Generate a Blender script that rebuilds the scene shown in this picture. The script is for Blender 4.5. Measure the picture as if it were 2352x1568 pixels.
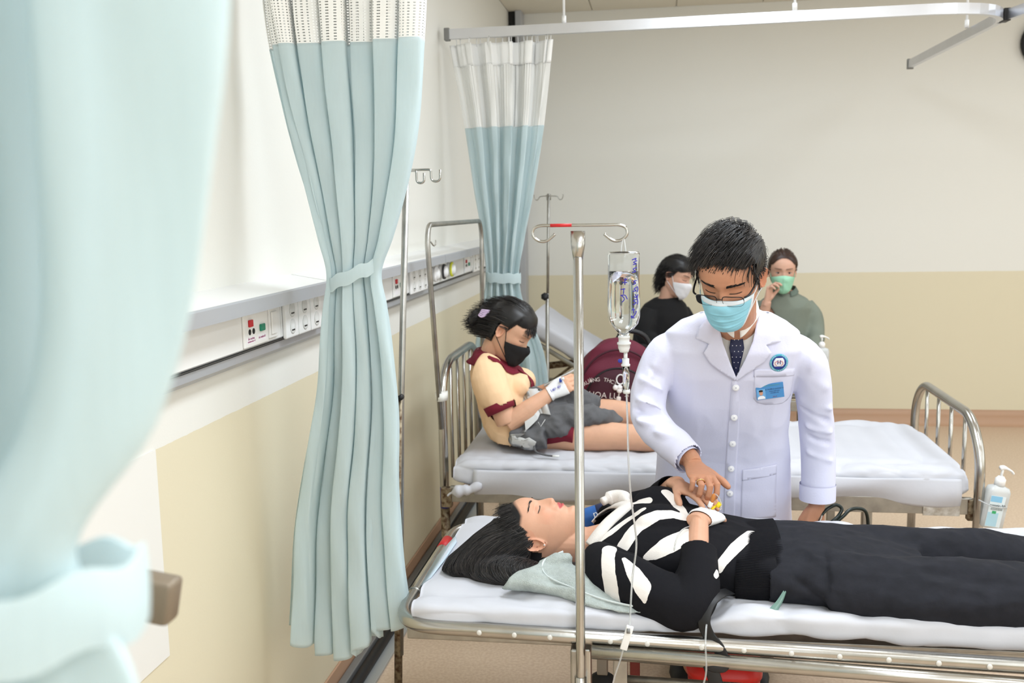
import bpy, bmesh, math, random
import numpy as np
from mathutils import Vector, Matrix, noise as mnoise
from mathutils.bvhtree import BVHTree
from mathutils.geometry import delaunay_2d_cdt
for o in list(bpy.data.objects): bpy.data.objects.remove(o)
S = bpy.context.scene; COL = S.collection
rnd = random.Random(7); PI = math.pi
# ---------------------------------------------------------------- camera, world, lights, exposure
YAW, PITCH, ROLL, FPX, HCAM = .1505, .134, -.0198, 2260.0, 1.62
fw = Vector((-math.sin(YAW)*math.cos(PITCH), math.cos(YAW)*math.cos(PITCH), -math.sin(PITCH)))
rt = Vector((math.cos(YAW), math.sin(YAW), 0)); up = rt.cross(fw)
rr = rt*math.cos(ROLL)+up*math.sin(ROLL); uu = -rt*math.sin(ROLL)+up*math.cos(ROLL)
cd = bpy.data.cameras.new('camera'); cam = bpy.data.objects.new('camera', cd); COL.objects.link(cam)
cam.matrix_world = Matrix(((rr.x,uu.x,-fw.x,0),(rr.y,uu.y,-fw.y,0),(rr.z,uu.z,-fw.z,HCAM),(0,0,0,1)))
cd.sensor_width = 36; cd.lens = FPX/2352*36; cd.clip_start = .02
cd.dof.use_dof = True; cd.dof.focus_distance = 2.62; cd.dof.aperture_fstop = 5.0
S.camera = cam
w = bpy.data.worlds.new('world'); S.world = w; w.use_nodes = True
w.node_tree.nodes['Background'].inputs[0].default_value = (.9,.95,1,1); w.node_tree.nodes['Background'].inputs[1].default_value = .25
S.view_settings.view_transform = 'Standard'; S.view_settings.look = 'None'; S.view_settings.gamma = 1
S.view_settings.exposure = 0.15; S.view_settings.use_curve_mapping = False
def area(name, loc, sx, sy, power, col=(.83,.91,1.0), rot=(0,0,0)):
    l = bpy.data.lights.new(name,'AREA'); l.shape='RECTANGLE'; l.size=sx; l.size_y=sy; l.energy=power; l.color=col
    o = bpy.data.objects.new(name,l); o.location=loc; o.rotation_euler=rot; COL.objects.link(o); return o
for x in (.5,2.4,4.3):
    for y in (-1.8,.5,2.9,5.3): area('ceiling_panel_light', (x,y,3.0), .6, 1.2, {.5:{-1.8:30,.5:34,2.9:44,5.3:18}[y],2.4:16,4.3:14}[x])
# added fill lights, unseen, behind the camera and at the right wall
area('added_fill_light',(2.2,-2.93,1.75),4.6,1.7,48,(.86,.93,1.),(PI/2,0,0))
area('added_fill_light',(5.43,2.6,1.75),5.6,1.7,40,(.88,.95,1.),(PI/2,0,PI/2))
# ---------------------------------------------------------------- helpers
def lin(c):
    return tuple(((v/12.92) if v<=.04045 else ((v+.055)/1.055)**2.4) for v in c)
def rgb(r,g,b): return lin((r/255,g/255,b/255))
def mat(name, c, rough=.5, metal=0., spec=.5, var=0., vscale=8., bump=0., bscale=60., sss=0., attr=False, sheen=0., coat=0., trans=0., ior=1.45, alpha=1., stretch=None, two=None, emit=0.):
    m = bpy.data.materials.new(name); m.use_nodes = True; nt = m.node_tree; N = nt.nodes; L = nt.links
    b = N['Principled BSDF']; c4 = (*c,1)
    b.inputs['Base Color'].default_value = c4; b.inputs['Roughness'].default_value = rough; b.inputs['Metallic'].default_value = metal
    b.inputs['Specular IOR Level'].default_value = spec; b.inputs['IOR'].default_value = ior
    b.inputs['Sheen Weight'].default_value = sheen; b.inputs['Coat Weight'].default_value = coat
    b.inputs['Transmission Weight'].default_value = trans; b.inputs['Alpha'].default_value = alpha
    if sss:
        b.inputs['Subsurface Weight'].default_value = sss; b.inputs['Subsurface Radius'].default_value = (1,.35,.2); b.inputs['Subsurface Scale'].default_value = .006
    src = None
    tc = N.new('ShaderNodeTexCoord'); co = tc.outputs['Object']
    if stretch:
        mp = N.new('ShaderNodeMapping'); mp.inputs['Scale'].default_value = stretch; L.new(co, mp.inputs[0]); co = mp.outputs[0]
    if attr:
        a = N.new('ShaderNodeAttribute'); a.attribute_name = 'Col'; src = a.outputs['Color']
    if var or two:
        n = N.new('ShaderNodeTexNoise'); n.inputs['Scale'].default_value = vscale; n.inputs['Detail'].default_value = 5; L.new(co, n.inputs['Vector'])
        mx = N.new('ShaderNodeMix'); mx.data_type='RGBA'
        if two:
            mx.inputs['A'].default_value = c4; mx.inputs['B'].default_value = (*two,1)
            r = N.new('ShaderNodeValToRGB'); r.color_ramp.elements[0].position=.5-var; r.color_ramp.elements[1].position=.5+var
            L.new(n.outputs['Fac'], r.inputs[0]); L.new(r.outputs[0], mx.inputs['Factor'])
        else:
            mx.blend_type='MULTIPLY'; mx.inputs['Factor'].default_value = 1
            r = N.new('ShaderNodeMapRange'); r.inputs[1].default_value=.3; r.inputs[2].default_value=.7; r.inputs[3].default_value=1-var; r.inputs[4].default_value=1+var*.3
            L.new(n.outputs['Fac'], r.inputs[0])
            if src: L.new(src, mx.inputs['A'])
            else: mx.inputs['A'].default_value = c4
            L.new(r.outputs[0], mx.inputs['B'])
        src = mx.outputs['Result']
    if src: L.new(src, b.inputs['Base Color'])
    if bump:
        n2 = N.new('ShaderNodeTexNoise'); n2.inputs['Scale'].default_value = bscale; n2.inputs['Detail'].default_value = 4; L.new(co, n2.inputs['Vector'])
        bp = N.new('ShaderNodeBump'); bp.inputs['Strength'].default_value = bump; bp.inputs['Distance'].default_value = .004
        L.new(n2.outputs['Fac'], bp.inputs['Height']); L.new(bp.outputs[0], b.inputs['Normal'])
    if emit:
        b.inputs['Emission Color'].default_value = c4; b.inputs['Emission Strength'].default_value = emit
    return m
def obj(name, V, F, m, parent=None, smooth=True, col=None, uv=None, mats=None, fm=None):
    me = bpy.data.meshes.new(name)
    V = np.asarray(V, float).reshape(-1,3)
    me.from_pydata(V.tolist(), [], [tuple(int(i) for i in f) for f in F])
    if mats:
        for mm in mats: me.materials.append(mm)
        if fm is not None: me.polygons.foreach_set('material_index', np.asarray(fm, np.int32))
    elif m: me.materials.append(m)
    if smooth: me.polygons.foreach_set('use_smooth', np.ones(len(me.polygons), bool))
    if col is not None:
        at = me.color_attributes.new('Col','FLOAT_COLOR','POINT')
        c = np.ones((len(V),4),np.float32); c[:,:3] = col; at.data.foreach_set('color', c.ravel())
    if uv is not None:
        ul = me.uv_layers.new(name='UVMap'); li = np.empty(len(me.loops),np.int32); me.loops.foreach_get('vertex_index', li)
        ul.data.foreach_set('uv', np.asarray(uv,np.float32)[li].ravel())
    me.update()
    o = bpy.data.objects.new(name, me); COL.objects.link(o)
    if parent:
        o.parent = parent; o.matrix_parent_inverse = Matrix.Translation(-Vector(parent.location)) if parent.type=='EMPTY' and parent.parent is None else Matrix()
    return o
def thing(name, label, cat, loc=(0,0,0), group=None):
    o = bpy.data.objects.new(name, None); o.empty_display_size=.1; COL.objects.link(o); o.location = loc
    o['label']=label; o['category']=cat
    if group: o['group']=group
    return o
def tag(o, label, cat, group=None):
    o['label']=label; o['category']=cat
    if group: o['group']=group
    return o
def struct(o): o['kind']='structure'; return o
class MB:
    def __init__(s): s.V=[]; s.F=[]; s.n=0; s.C=[]
    def add(s, vf, per=None):
        V,F = vf; V=np.asarray(V,float).reshape(-1,3); s.V.append(V); s.F += [tuple(i+s.n for i in f) for f in F]; s.n += len(V)
        s.C.append(np.full(len(V),.10) if per is None else np.repeat(np.random.RandomState(s.n%9973).uniform(0,1,len(V)//per)**1.8,per)); return s
    def get(s): return np.concatenate(s.V), s.F
    def hair(s, name, m, parent, dark, light):
        c=np.concatenate(s.C)[:,None]; V,F=s.get(); return obj(name,V,F,m,parent,col=np.array(dark)*(1-c)+np.array(light)*c)
    def build(s, name, m, parent=None, **k):
        V,F = s.get(); return obj(name, V, F, m, parent, **k)
def join(*parts):
    b = MB()
    for p in parts: b.add(p)
    return b.get()
def xf(vf, M):
    V,F = vf; V=np.asarray(V,float); M=np.array(M)
    return V@M[:3,:3].T+M[:3,3], F
def box(x0,x1,y0,y1,z0,z1,bev=0.,seg=2):
    bm=bmesh.new(); bmesh.ops.create_cube(bm,size=1)
    for v in bm.verts: v.co=Vector(((x0+x1)/2+v.co.x*(x1-x0),(y0+y1)/2+v.co.y*(y1-y0),(z0+z1)/2+v.co.z*(z1-z0)))
    if bev: bmesh.ops.bevel(bm,geom=list(bm.edges),offset=min(bev,.49*min(x1-x0,y1-y0,z1-z0)),segments=seg,profile=.5,affect='EDGES')
    bm.verts.index_update()
    r=([v.co.copy()[:] for v in bm.verts],[[v.index for v in f.verts] for f in bm.faces]); bm.free(); return np.array(r[0]),r[1]
def frames(P, closed=False, up0=None):
    P=np.asarray(P,float); n=len(P)
    T=np.zeros_like(P)
    for i in range(n):
        a=P[(i-1)%n] if (closed or i>0) else P[i]; b=P[(i+1)%n] if (closed or i<n-1) else P[i]
        d=b-a; T[i]=d/(np.linalg.norm(d)+1e-12)
    u=np.array(up0 if up0 is not None else ((0,0,1) if abs(T[0][2])<.9 else (1,0,0)),float)
    U=np.zeros_like(P)
    for i in range(n):
        u=u-T[i]*np.dot(u,T[i]); l=np.linalg.norm(u)
        if l<1e-6: u=np.cross(T[i],(1,0,0)); u=u-T[i]*np.dot(u,T[i]); l=np.linalg.norm(u)
        u=u/l; U[i]=u
    return P,T,U,np.cross(T,U)
def tube(P, r, n=10, closed=False, cap=True, up0=None, sq=1.0, r2=None):
    """round tube along P; r scalar or list; r2 = second radius (ellipse, along binormal)"""
    P,T,U,B=frames(P,closed,up0); k=len(P)
    r=np.broadcast_to(np.asarray(r,float),(k,)); q=r if r2 is None else np.broadcast_to(np.asarray(r2,float),(k,))
    a=np.arange(n)*2*PI/n; ca,sa=np.cos(a),np.sin(a)
    if sq!=1.0: ca=np.sign(ca)*np.abs(ca)**sq; sa=np.sign(sa)*np.abs(sa)**sq
    V=(P[:,None,:]+U[:,None,:]*(r[:,None]*ca)[:,:,None]+B[:,None,:]*(q[:,None]*sa)[:,:,None]).reshape(-1,3)
    F=[]
    m=k if closed else k-1
    for i in range(m):
        j=(i+1)%k
        for t in range(n):
            s=(t+1)%n; F.append((i*n+t,i*n+s,j*n+s,j*n+t))
    if cap and not closed:
        F.append(tuple(range(n))[::-1]); F.append(tuple((k-1)*n+t for t in range(n)))
    return V,F
def catmull(P, per=8, closed=False):
    P=np.asarray(P,float); n=len(P); out=[]
    m=n if closed else n-1
    for i in range(m):
        g=lambda j: P[j%n] if closed else P[min(max(j,0),n-1)]
        p0,p1,p2,p3=g(i-1),g(i),g(i+1),g(i+2)
        for k in range(per):
            t=k/per; out.append(.5*((2*p1)+(-p0+p2)*t+(2*p0-5*p1+4*p2-p3)*t*t+(-p0+3*p1-3*p2+p3)*t**3))
    if not closed: out.append(P[-1])
    return np.array(out)
def roundpath(P, r, seg=6, closed=False):
    """polyline with rounded corners"""
    P=[np.array(p,float) for p in P]; out=[]; n=len(P)
    rs=r if hasattr(r,'__len__') else [r]*n
    for i in range(n):
        if not closed and i in (0,n-1): out.append(P[i]); continue
        a,b,c=P[i-1],P[i],P[(i+1)%n]; da=a-b; dc=c-b; la=np.linalg.norm(da); lc=np.linalg.norm(dc)
        q=min(rs[i],la*.49,lc*.49)
        for k in range(seg+1):
            t=k/seg; p=b+da/la*q*(1-t)**2+dc/lc*q*t**2; out.append(p)
    return np.array(out)
def lathe(prof, n=24, axis='z', c=(0,0,0)):
    prof=np.array(prof,float); k=len(prof); a=np.arange(n)*2*PI/n
    V=np.zeros((k,n,3)); V[:,:,0]=prof[:,0:1]*np.cos(a); V[:,:,1]=prof[:,0:1]*np.sin(a); V[:,:,2]=prof[:,1:2]
    V=V.reshape(-1,3); F=[]
    for i in range(k-1):
        for t in range(n):
            s=(t+1)%n; F.append((i*n+t,i*n+s,(i+1)*n+s,(i+1)*n+t))
    F.append(tuple(range(n))[::-1]); F.append(tuple((k-1)*n+t for t in range(n)))
    if axis=='x': V=V[:,[2,0,1]]
    if axis=='y': V=V[:,[1,2,0]]
    return V+np.array(c), F
def grid(nu,nv,fn,closed_u=False):
    """fn(u,v) arrays -> (...,3)"""
    u=np.linspace(0,1,nu,endpoint=not closed_u); v=np.linspace(0,1,nv)
    UU,VV=np.meshgrid(u,v,indexing='ij'); P=fn(UU,VV).reshape(-1,3); F=[]
    for i in range(nu if closed_u else nu-1):
        ii=(i+1)%nu
        for j in range(nv-1): F.append((i*nv+j,ii*nv+j,ii*nv+j+1,i*nv+j+1))
    return P,F,np.stack([UU.ravel(),VV.ravel()],1)
def solid(V,F,t):
    """thicken an open sheet by t along its normals"""
    V=np.asarray(V,float); N=vnorm(V,F); n=len(V); W=np.concatenate([V+N*t*.5,V-N*t*.5])
    G=[tuple(f) for f in F]+[tuple(i+n for i in f)[::-1] for f in F]
    cnt={}
    for f in F:
        for a,b in zip(f,f[1:]+f[:1] if isinstance(f,tuple) else list(f[1:])+[f[0]]):
            k=(min(a,b),max(a,b)); cnt.setdefault(k,[]).append((a,b))
    for k,e in cnt.items():
        if len(e)==1: a,b=e[0]; G.append((b,a,a+n,b+n))
    return W,G
def vnorm(V,F):
    V=np.asarray(V,float); N=np.zeros_like(V)
    by={}
    for f in F: by.setdefault(len(f),[]).append(f)
    for k,fs in by.items():
        A=np.array(fs); a=V[A[:,0]]; b=V[A[:,1]]; c=V[A[:,2]]
        nn=np.cross(b-a,c-a)
        if k==4: nn=nn+np.cross(c-a,V[A[:,3]]-a)
        for j in range(k): np.add.at(N,A[:,j],nn)
    l=np.linalg.norm(N,axis=1,keepdims=True); return N/np.maximum(l,1e-12)
def ellipsoid(c, r, nu=20, nv=14, M=None):
    a=np.linspace(0,2*PI,nu,endpoint=False); b=np.linspace(.02,PI-.02,nv); V=[]
    for t in b:
        for s in a: V.append((math.sin(t)*math.cos(s),math.sin(t)*math.sin(s),math.cos(t)))
    V=np.array(V)*np.array(r); F=[]
    if M is not None: V=V@np.array(M)[:3,:3].T
    for i in range(nv-1):
        for t in range(nu):
            s=(t+1)%nu; F.append((i*nu+t,(i+1)*nu+t,(i+1)*nu+s,i*nu+s))
    F.append(tuple(range(nu))); F.append(tuple((nv-1)*nu+t for t in range(nu))[::-1])
    return V+np.array(c),F
def loft(rings, n=28, cap=True, flip=False):
    """rings: (center, axisA vec, axisB vec, exponent) ellipses"""
    a=np.arange(n)*2*PI/n; V=[]
    for R in rings:
        c,A,B=R[:3]; e=R[3] if len(R)>3 else 1.
        ca=np.sign(np.cos(a))*np.abs(np.cos(a))**e; sa=np.sign(np.sin(a))*np.abs(np.sin(a))**e
        V.append(np.array(c)[None]+np.outer(ca,A)+np.outer(sa,B))
    k=len(V); V=np.concatenate(V); F=[]
    for i in range(k-1):
        for t in range(n):
            s=(t+1)%n; F.append((i*n+t,i*n+s,(i+1)*n+s,(i+1)*n+t))
    if cap: F.append(tuple(range(n))[::-1]); F.append(tuple((k-1)*n+t for t in range(n)))
    return V,F
def remesh(V,F,vox,smooth=2,fac=.5):
    me=bpy.data.meshes.new('t'); me.from_pydata(np.asarray(V).tolist(),[],[tuple(int(i) for i in f) for f in F])
    bm=bmesh.new(); bm.from_mesh(me); bmesh.ops.recalc_face_normals(bm,faces=bm.faces); bm.to_mesh(me); bm.free()
    o=bpy.data.objects.new('t',me); COL.objects.link(o)
    md=o.modifiers.new('r','REMESH'); md.mode='VOXEL'; md.voxel_size=vox
    if smooth: sm=o.modifiers.new('s','SMOOTH'); sm.iterations=smooth; sm.factor=fac
    dg=bpy.context.evaluated_depsgraph_get(); e=o.evaluated_get(dg).to_mesh()
    n=len(e.vertices); A=np.empty(n*3); e.vertices.foreach_get('co',A); A=A.reshape(-1,3)
    nl=len(e.loops); li=np.empty(nl,np.int32); e.loops.foreach_get('vertex_index',li)
    ls=np.empty(len(e.polygons),np.int32); e.polygons.foreach_get('loop_total',ls)
    F2=[]; i=0
    if (ls==4).all(): F2=[tuple(r) for r in li.reshape(-1,4).tolist()]
    else:
        l=li.tolist()
        for t in ls.tolist(): F2.append(tuple(l[i:i+t])); i+=t
    o.evaluated_get(dg).to_mesh_clear(); bpy.data.objects.remove(o); bpy.data.meshes.remove(me)
    return A,F2
def nz(P, scale, seed=0, st=(1,1,1)):
    P=np.asarray(P)*np.array(st)*scale+seed*13.7
    return np.array([mnoise.noise(p) for p in P.tolist()])
def wrinkle(V,F,amp,scale,seed=0,st=(1,1,1),ridge=True):
    N=vnorm(V,F); h=nz(V,scale,seed,st)
    if ridge: h=1-2*np.abs(h)-.6
    return V+N*(h*amp)[:,None]
def folds(V,F,segs):
    """segs: (A,B,width,height) ridge (or groove) lines pressed into a surface along its normals"""
    V=np.asarray(V,float).copy(); N=vnorm(V,F); D=np.zeros(len(V))
    for A,B,wd,h in segs:
        A=np.array(A,float);B=np.array(B,float);d=B-A;t=np.clip(((V-A)@d)/(d@d),0,1)
        q=np.linalg.norm(V-(A+t[:,None]*d),axis=1); e=np.sin(np.clip(t,.02,.98)*PI)**.6
        D+=h*np.exp(-(q/wd)**2)*e
    return V+N*D[:,None]
def bvh(V,F): return BVHTree.FromPolygons([Vector(v) for v in np.asarray(V).tolist()],[tuple(int(i) for i in f) for f in F])
def densify(P,step):
    out=[]; n=len(P)
    for i in range(n):
        a=np.array(P[i],float); b=np.array(P[(i+1)%n],float); k=max(1,int(np.linalg.norm(b-a)/step))
        for j in range(k): out.append(a+(b-a)*j/k)
    return np.array(out)
def inpoly(P,poly):
    P=np.asarray(P,float); x,y=P[:,0],P[:,1]; c=np.zeros(len(P),bool); n=len(poly); j=n-1
    for i in range(n):
        xi,yi=poly[i]; xj,yj=poly[j]
        hit=((yi>y)!=(yj>y))&(x<(xj-xi)*(y-yi)/((yj-yi) if abs(yj-yi)>1e-12 else 1e-12)+xi); c^=hit; j=i
    return c
def fill2d(poly,step):
    B=densify(poly,step); lo=B.min(0); hi=B.max(0)
    gx,gy=np.meshgrid(np.arange(lo[0]+step*.5,hi[0],step),np.arange(lo[1]+step*.5,hi[1],step)); G=np.stack([gx.ravel(),gy.ravel()],1)
    if len(G):
        G=G[inpoly(G,B)]
    if len(G):
        d=np.min(np.linalg.norm(G[:,None]-B[None],axis=2),axis=1); G=G[d>step*.45]
    n=len(B); pts=[Vector(p) for p in B.tolist()]+[Vector(p) for p in G.tolist()]
    r=delaunay_2d_cdt(pts,[(i,(i+1)%n) for i in range(n)],[list(range(n))],1,1e-7)
    return np.array([v[:] for v in r[0]]),[tuple(f) for f in r[2]]
def patch(tree, poly, O, ux, uy, d, off=.002, thick=.002, step=.006, hfn=None):
    """lay a 2D polygon (coords along ux,uy from O) onto a surface, shooting along d; returns a thin solid sheet"""
    P,F=fill2d(poly,step); O=Vector(O);ux=Vector(ux);uy=Vector(uy);d=Vector(d).normalized(); V=[]
    for i,(a,b) in enumerate(P.tolist()):
        p=O+ux*a+uy*b; h=tree.ray_cast(p,d,3)
        if h[0] is None:
            h=tree.find_nearest(p+d*0.2)
        q=h[0]; V.append(q-d*(off+(hfn(a,b) if hfn else 0)))
    V=np.array([v[:] for v in V])
    n=vnorm(V,F)
    if (n@np.array(d[:])).mean()>0: F=[f[::-1] for f in F]
    return solid(V,F,thick)
def textmesh(s,size,extr=.0004,align='CENTER',spacing=1.):
    c=bpy.data.curves.new('t','FONT'); c.body=s; c.size=size; c.extrude=extr; c.align_x=align; c.align_y='CENTER'; c.space_character=spacing; c.resolution_u=3
    o=bpy.data.objects.new('t',c); COL.objects.link(o); dg=bpy.context.evaluated_depsgraph_get(); e=o.evaluated_get(dg).to_mesh()
    V=np.array([v.co[:] for v in e.vertices]).reshape(-1,3); F=[tuple(p.vertices) for p in e.polygons]
    o.evaluated_get(dg).to_mesh_clear(); bpy.data.objects.remove(o); bpy.data.curves.remove(c); return V,F
def basis(X,Y,Z,O):
    return np.array([[X[0],Y[0],Z[0],O[0]],[X[1],Y[1],Z[1],O[1]],[X[2],Y[2],Z[2],O[2]],[0,0,0,1]],float)
def unit(v): v=np.asarray(v,float); return v/np.linalg.norm(v)
def frame(O,fwd,upv):
    """local +Y = fwd, +Z ~ up, +X = right"""
    Y=unit(fwd); X=unit(np.cross(Y,upv)); Z=np.cross(X,Y); return basis(X,Y,Z,O)
def ap(M,p): return np.asarray(M)[:3,:3]@np.asarray(p,float)+np.asarray(M)[:3,3]
# ---------------------------------------------------------------- shared materials
M_steel = mat('stainless_steel', (.50,.49,.46), .26, 1., var=.12, vscale=14, bump=.03, bscale=90)
M_steel_dull = mat('dull_steel', (.42,.41,.38), .40, 1., var=.25, vscale=20, bump=.05, bscale=120)
M_rusty = mat('rusted_steel', rgb(150,138,115), .5, .7, var=.12, vscale=55, two=rgb(82,60,42), bump=.2, bscale=150)
M_alu = mat('brushed_aluminium', (.66,.67,.70), .34, 1., var=.04)
M_sheet = mat('white_sheet', rgb(200,201,207), .85, var=.03, vscale=6, bump=.15, bscale=40)
M_white_plastic = mat('white_plastic', rgb(236,236,234), .4)
M_black = mat('black_plastic', rgb(22,22,24), .5)
M_red = mat('red_tape', rgb(196,38,40), .45)
M_blue_tape = mat('blue_tape', rgb(38,44,122), .45)
# ================================================================ SETTING
XL, YB, ZC = -1.085, 7.4, 3.03
def wall_mat(name, upper, lower, zs, bump=.06):
    m = mat(name, upper, .6, bump=bump, bscale=180); nt=m.node_tree; N=nt.nodes; L=nt.links
    tc=N.new('ShaderNodeTexCoord'); sx=N.new('ShaderNodeSeparateXYZ'); L.new(tc.outputs['Object'],sx.inputs[0])
    nz_=N.new('ShaderNodeTexNoise'); nz_.inputs['Scale'].default_value=30; L.new(tc.outputs['Object'],nz_.inputs['Vector'])
    ad=N.new('ShaderNodeMath'); ad.operation='MULTIPLY_ADD'; ad.inputs[1].default_value=.004; L.new(nz_.outputs['Fac'],ad.inputs[0]); L.new(sx.outputs['Z'],ad.inputs[2])
    gt=N.new('ShaderNodeMath'); gt.operation='GREATER_THAN'; gt.inputs[1].default_value=zs; L.new(ad.outputs[0],gt.inputs[0])
    mx=N.new('ShaderNodeMix'); mx.data_type='RGBA'; mx.inputs['A'].default_value=(*lower,1); mx.inputs['B'].default_value=(*upper,1); L.new(gt.outputs[0],mx.inputs['Factor'])
    L.new(mx.outputs['Result'],N['Principled BSDF'].inputs['Base Color']); return m
M_wall = wall_mat('painted_wall', rgb(230,229,222), rgb(222,213,186), 1.118)
M_floor = mat('speckled_vinyl', rgb(212,190,166), .34, var=.10, vscale=90, two=rgb(200,175,150), bump=.02)
M_ceil = mat('ceiling_board', rgb(226,220,204), .8, bump=.05, bscale=200)
M_skirt = mat('brown_vinyl_skirting', rgb(186,150,122), .4)
struct(obj('floor', *box(XL-.1,5.6,-3.1,YB+.1,-.1,0), M_floor, smooth=False))
struct(obj('wall_left', *box(XL-.1,XL,-3.1,YB+.1,0,ZC+.05), M_wall, smooth=False))
struct(obj('wall_back', *box(XL,5.6,YB,YB+.1,0,ZC+.05), M_wall, smooth=False))
struct(obj('wall_right', *box(5.5,5.6,-3.1,YB,0,ZC+.05), M_wall, smooth=False))
struct(obj('wall_front', *box(XL,5.5,-3.1,-3.0,0,ZC+.05), M_wall, smooth=False))
ceil = struct(obj('ceiling', *box(XL-.1,5.6,-3.1,YB+.1,ZC+.012,ZC+.1), M_ceil, smooth=False))
tm = box(.003,.597,.003,.597,0,.012,.002,1)
tile0=None
for i in range(6):
    for j in range(5):
        if tile0 is None:
            tile0=obj('ceiling_tile', *tm, M_ceil, smooth=False); t=tile0
        else:
            t=tile0.copy(); COL.objects.link(t)
        t.location=(XL+i*.6,YB-3.0+j*.6,ZC); t.parent=ceil
struct(obj('baseboard_left', *box(XL,XL+.008,-3,YB,0,.10,.003,1), M_skirt, smooth=False))
sk=MB()
pr=[(0,.115),(.006,.115),(.007,.07),(.012,.03),(.03,.006),(.045,.0)]
V=[(x,YB-a,b) for x in (XL,5.5) for a,b in pr]; k=len(pr)
sk.add((V,[(i,i+1,k+i+1,k+i) for i in range(k-1)])); struct(sk.build('baseboard_back', M_skirt))
# added unseen windows to go with the fill lights, behind the camera and right
M_wfr=mat('white_added_frame', rgb(235,235,232), .4)
def added_window(name,P,ux,L,z0,z1):
    n=struct(obj(name,*box(0,.01,0,.01,0,.01),M_wfr,smooth=False)); n.location=P; P=Vector((0,0,0))
    for a0,a1,b0,b1 in ((0,L,0,.06),(0,L,z1-z0-.06,z1-z0),(0,.06,0,z1-z0),(L-.06,L,0,z1-z0),(L/3-.03,L/3+.03,0,z1-z0),(2*L/3-.03,2*L/3+.03,0,z1-z0)):
        if ux=='x': v=box(a0,a1,0,.05,b0,b1,.004)
        else: v=box(-.05,0,a0,a1,b0,b1,.004)
        f=obj('frame_bar',*v,M_wfr,smooth=False); f.parent=n
added_window('added_window_1',(-.15,-2.999,.85),'x',4.7,.85,2.65); added_window('added_window_2',(5.499,-.25,.85),'y',5.7,.85,2.65)
# corner post in front of the back wall, with a black gap beside it
M_post=mat('grey_post', rgb(176,178,182), .4); M_gap=mat('black_strip', rgb(18,18,18), .6)
struct(obj('trim_1', *box(-1.03,-.985,7.24,7.39,0,ZC,.004), M_post, smooth=False))
struct(obj('trim_2', *box(-1.08,-1.03,7.28,7.37,0,ZC,.002), M_gap, smooth=False))
# floor trunking along the left wall : grey base and lid strips, black channel
M_grey=mat('grey_channel', rgb(128,128,126), .5, .3); M_grey_l=mat('light_grey_channel', rgb(170,172,170), .45,.3)
tr=struct(obj('trim_3', *box(XL+.01,XL+.115,-1,6.9,0,.012,.002), M_grey_l, smooth=False))
obj('channel_wall', *box(XL+.012,XL+.04,-1,6.9,.012,.05,.003), M_grey, tr, smooth=False)
obj('channel_cable', *tube([(XL+.062,-1,.028),(XL+.062,6.9,.028)],.02,10), M_black, tr)
# white repair panel on the left wall, close to the camera
struct(obj('trim_4', *box(XL,XL+.004,.6,1.945,.648,1.118), mat('white_gloss_paint', rgb(232,231,226), .45), smooth=False))
# ---------------------------------------------------------------- bed-head console along the left wall
M_con=mat('console_white', rgb(232,232,230), .38); M_con_rail=mat('console_grey_rail', rgb(172,174,178), .4,.1); M_socket=mat('socket_hole', rgb(212,212,208), .6)
M_redb=mat('red_button', rgb(196,34,44), .35); M_greenb=mat('green_button', rgb(22,132,104), .35); M_print=mat('purple_print', rgb(150,60,110), .6); M_label=mat('label_white', rgb(240,238,242), .6)
con=thing('bed_head_console','white bed-head service console with sockets and call buttons along the left wall','console',(XL,4.2,1.27))
C0,C1=.6,6.9
pr=[(0,1.275),(.05,1.275),(.058,1.285),(.058,1.378),(.0,1.378)]
def extr(pr,y0,y1,x=XL):
    k=len(pr); V=[(x+a,y,b) for y in (y0,y1) for a,b in pr]
    F=[(i,(i+1)%k,k+(i+1)%k,k+i) for i in range(k)]+[tuple(range(k))[::-1],tuple(k+i for i in range(k))]; return V,F
for a,b in ((C0,2.552),(2.555,3.93),(3.933,5.33),(5.333,C1)): obj('body', *extr(pr,a,b), M_con, con, smooth=False)
obj('channel_line', *box(XL+.052,XL+.0592,C0,C1,1.2785,1.2815), M_black, con, smooth=False)
sh=[(0,1.40),(.118,1.383),(.126,1.385),(.126,1.412),(.116,1.419),(0,1.44)]
for a,b in ((C0,2.792),(2.798,4.36),(4.366,C1)): 
    obj('shelf', *extr([(0,1.378),(.118,1.383),(.118,1.4195),(0,1.44)],a,b), M_con, con, smooth=False)
    obj('shelf_rail', *extr([(.118,1.382),(.127,1.384),(.127,1.417),(.122,1.421),(.118,1.4205)],a,b), M_con_rail, con, smooth=False)
lo=[(0,1.235),(.03,1.238),(.048,1.252),(.05,1.272),(0,1.272)]
obj('lower_rail', *extr(lo,C0,C1), M_con_rail, con, smooth=False)
XF=XL+.058
def ytext(s,size,y,z,parent,m=M_print,name='lettering'):
    V,F=textmesh(s,size,.0003); M=basis((0,1,0),(0,0,1),(1,0,0),(XF+.0068,y,z)); obj(name,*xf((V,F),M),m,parent,smooth=False)
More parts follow.
